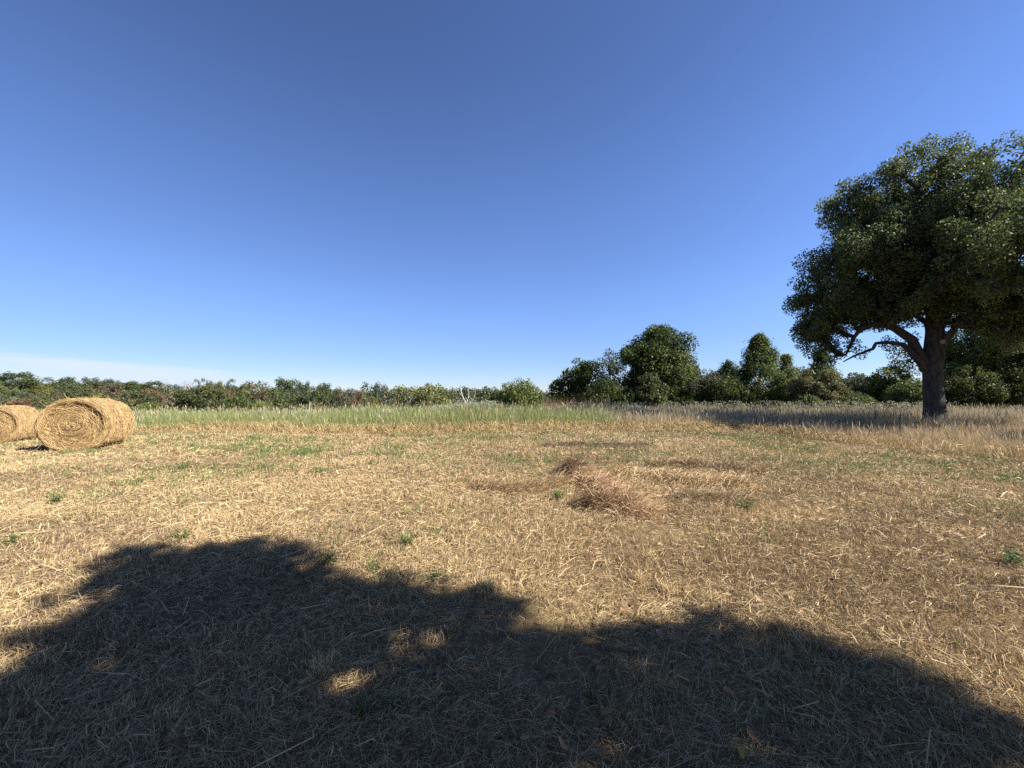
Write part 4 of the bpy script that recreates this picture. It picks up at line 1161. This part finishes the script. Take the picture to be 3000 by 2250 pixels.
stalk(2275, 1262, 1195, 19.0, .018, "dark branching weed stalk in the shaded grey grass left of oak", M_BARK2, .15)
def fallen_leaf(px, py, s, col, label, group="fallen leaves on the stubble"):
    p = ground_at(px, py); p[2] += .045
    n = 9; t = np.linspace(0, 1, n); hw = np.sin(math.pi * t ** .85) * .30 * (1 + .18 * np.sin(t * 26))
    curl = rng.uniform(.15, .5)
    V = []
    for k in range(n):
        for sd in (-1, 0, 1):
            V.append((t[k] - .5, sd * hw[k], abs(sd) * hw[k] * curl + .14 * (2 * t[k] - 1) ** 2))
    V = np.array(V) * s
    q = []
    for k in range(n - 1):
        for e in (0, 1): q.append((k * 3 + e, k * 3 + 3 + e, k * 3 + 4 + e, k * 3 + 1 + e))
    c = np.tile(np.asarray(col)[None], (len(V), 1)) * rng.uniform(.85, 1.1, (len(V), 1))
    o = mesh_obj("fallen_leaf", V, [np.array(q)], M_DRYLEAF, None, c, smooth=True)
    o.location = [float(v) for v in p]; o.rotation_euler = (rng.normal(0, .35), rng.normal(0, .35), rng.uniform(0, 6.28))
    tag(o, label, "leaf", group)
for px, py, s, col, lab in [
    (2690, 2160, .06, (.16, .20, .07), "green leaf lying in the shade near the lower right corner"),
    (2170, 2235, .06, (.42, .28, .05), "yellow leaf at the bottom edge of the shade"),
    (565, 2222, .06, (.34, .22, .10), "pale tan leaf at the bottom edge left of centre"),
    (1645, 2210, .07, (.40, .22, .09), "orange-brown leaf at the bottom edge right of centre"),
    (1780, 2115, .065, (.34, .16, .08), "reddish brown leaf in the bottom shade"),
    (1930, 1873, .07, (.42, .25, .16), "pinkish tan leaf on the dark edge of the middle shade"),
    (2135, 2055, .085, (.34, .17, .08), "large russet leaf standing in shade right of centre"),
    (1615, 2120, .06, (.36, .18, .10), "small russet leaf in the shade near the ferny weed"),
    (2440, 1715, .07, (.10, .06, .04), "dark curled leaf in the sunlit stubble on the right"),
    (2255, 1680, .06, (.30, .14, .06), "rusty leaf in the sunlit stubble right of the yellow tufts"),
    (785, 1712, .08, (.40, .24, .14), "tan leaf in the shadow's upper lobe"),
    (670, 1935, .05, (.38, .29, .17), "pale grey leaf in the middle of the left shadow"),
    (25, 1655, .06, (.35, .14, .08), "red-brown leaf at the left edge of the sunlit stubble"),
    (2930, 1890, .05, (.42, .33, .22), "pale leaf at the right edge below the sunlit stubble")]:
    fallen_leaf(px, py, s, col, lab)
for k in range(60):
    px, py = rng.uniform(60, 2950), rng.uniform(1640, 2240)
    fallen_leaf(px, py, rng.uniform(.035, .06), [(.26, .15, .08), (.32, .18, .09), (.16, .09, .055), (.34, .24, .15)][k % 4], "small brown curled leaf half sunk in the straw")

# ---------------------------------------------------------------- the tree behind the viewer that shades the foreground
def shade_tree():
    outline = [(-60, 2050), (160, 1905), (340, 1830), (320, 1720), (335, 1655), (410, 1605), (570, 1614), (760, 1598), (870, 1620), (920, 1665), (950, 1712), (1030, 1716), (1220, 1736), (1425, 1742), (1470, 1765), (1465, 1830), (1545, 1895), (1640, 1945), (1745, 1970), (1800, 1915), (1880, 1852), (2110, 1845), (2150, 1880), (2320, 1890), (2390, 1950), (2620, 1995), (2780, 2065), (2890, 2200), (2960, 2320)]
    poly = np.array([ground_at(*p)[:2] for p in outline] + [(2.6, .6), (3.4, -1.5), (3.2, -4.5), (.5, -6.2), (-3.5, -5.5), (-5.6, -2.5), (-4.6, .8)])
    def inside(q):
        r = np.zeros(len(q), bool); j = len(poly) - 1
        for i in range(len(poly)):
            a, b = poly[i], poly[j]
            hit = ((a[1] > q[:, 1]) != (b[1] > q[:, 1])) & (q[:, 0] < (b[0] - a[0]) * (q[:, 1] - a[1]) / (b[1] - a[1] + 1e-12) + a[0])
            r ^= hit; j = i
        return r
    def edge_dist(q):
        d = np.full(len(q), 1e9)
        for i in range(len(poly)):
            a, b = poly[i - 1], poly[i]; ab = b - a
            t = np.clip(((q - a) @ ab) / max(ab @ ab, 1e-9), 0, 1)
            d = np.minimum(d, np.linalg.norm(q - (a + t[:, None] * ab), axis=1))
        return d
    q = np.stack([rng.uniform(-6.5, 4, 9000), rng.uniform(-6.5, 4.3, 9000)], -1)
    k = inside(q); q = q[k]; ed = edge_dist(q)
    gap = fbm(q[:, 0] * 1.3 + 9, q[:, 1] * 1.3 + 4, 2)
    q = np.concatenate([q[(ed > .05) & (ed < .40) & (gap > .34)][:760], q[(ed > .30) & ((gap > .28) | (ed > 1.2))][:820]])
    for hx, hy, hr in ((935, 1955, .02), (1480, 1985, .08), (345, 1868, .08), (840, 2150, .03), (1900, 1985, .04)):
        hp = ground_at(hx, hy)[:2]
        q = q[(np.linalg.norm(q - hp, axis=1) > hr + .26) | (rng.random(len(q)) < .35)]
    # looser sprays that only fleck the rim and the left flank
    a_ = rng.random(170) * (len(poly) - 8); i_ = a_.astype(int); f_ = (a_ - i_)[:, None]
    rim = poly[i_] * (1 - f_) + poly[i_ + 1] * f_ + rng.normal(0, 1, (170, 2)) * rng.choice([.05, .09, .16], (170, 1))
    fl = np.array([ground_at(px_, py_)[:2] for px_, py_ in zip(rng.uniform(60, 330, 12), rng.uniform(1720, 1900, 12))])
    q = np.concatenate([q, rim, fl])
    ed = edge_dist(q)
    ed[-182:] = 0.1
    h = 6.6 + 1.8 * (fbm(q[:, 0] * .4, q[:, 1] * .4, 2) - .5) * 2 + rng.uniform(-1.4, 1.4, len(q))
    k_ = 1 / math.tan(SUN_EL)
    cen = np.stack([q[:, 0] + h * k_ * math.sin(SUN_AZ), q[:, 1] + h * k_ * math.cos(SUN_AZ), h], -1)
    foot = np.array([cen[:, 0].mean(), cen[:, 1].mean() - .3, 0]); foot[2] = float(terrain(foot[0], foot[1]))
    root = empty("shade_tree", foot)
    tag(root, "broad leafy tree behind the viewer whose shade falls across the foreground", "tree")
    P = Pile(); W = Wood(); loc = cen - foot
    near = ed < .36
    crown_leaves(P, None, 0, (.07, .20), 22, (.08, .15), DG[0], DG[1], centres=loc[near], flat=1.0)
    crown_leaves(P, None, 0, (.30, .48), 60, (.14, .24), DG[0], DG[1], centres=loc[~near], flat=1.0)
    tr = np.array([[0, 0, -.3], [.05, 0, 1.2], [0, .05, 2.6], [-.05, 0, 4.2], [0, 0, 6.0], [0, 0, 7.4]]); rd = np.array([.5, .36, .31, .25, .16, .07])
    W.add(path_tube(tr, rd, 14))
    W.add(limbs(tr[2:], rd[2:], loc[~near][::6], .014, 5))
    W.build("trunk", M_BARK, root); P.build("crown", M_OAK, root)
    for (x, y, rz, sc), lab in (((-7, -10, 1.9, 1.1), "added unseen tree blocking sky light, behind the viewer on the left"), ((3, -15, 4.0, 1.25), "tall added unseen tree blocking sky light, straight behind the viewer")):
        c = copy_tree(root); c.location = (x, y, float(terrain(x, y))); c.rotation_euler = (0, 0, rz); c.scale = (sc, sc, sc)  # unseen copies, added only to block sky light from behind
        tag(c, lab, "tree")
shade_tree()

def far_details():
    # a pale post that shows before the far wood
    p = at(907, 1196, 100); p[2] = float(terrain(p[0], 100))
    h = at(907, 1176, 100)[2] - p[2]
    root = empty("fence_post", p); tag(root, "thin pale post standing at the foot of the far wood", "post")
    W = Wood(); W.add(path_tube(np.array([[0, 0, -.1], [0, 0, h * .5], [0, 0, h]]), np.array([.1, .1, .09]), 8)); W.build("post", M_DEAD, root)
far_details()
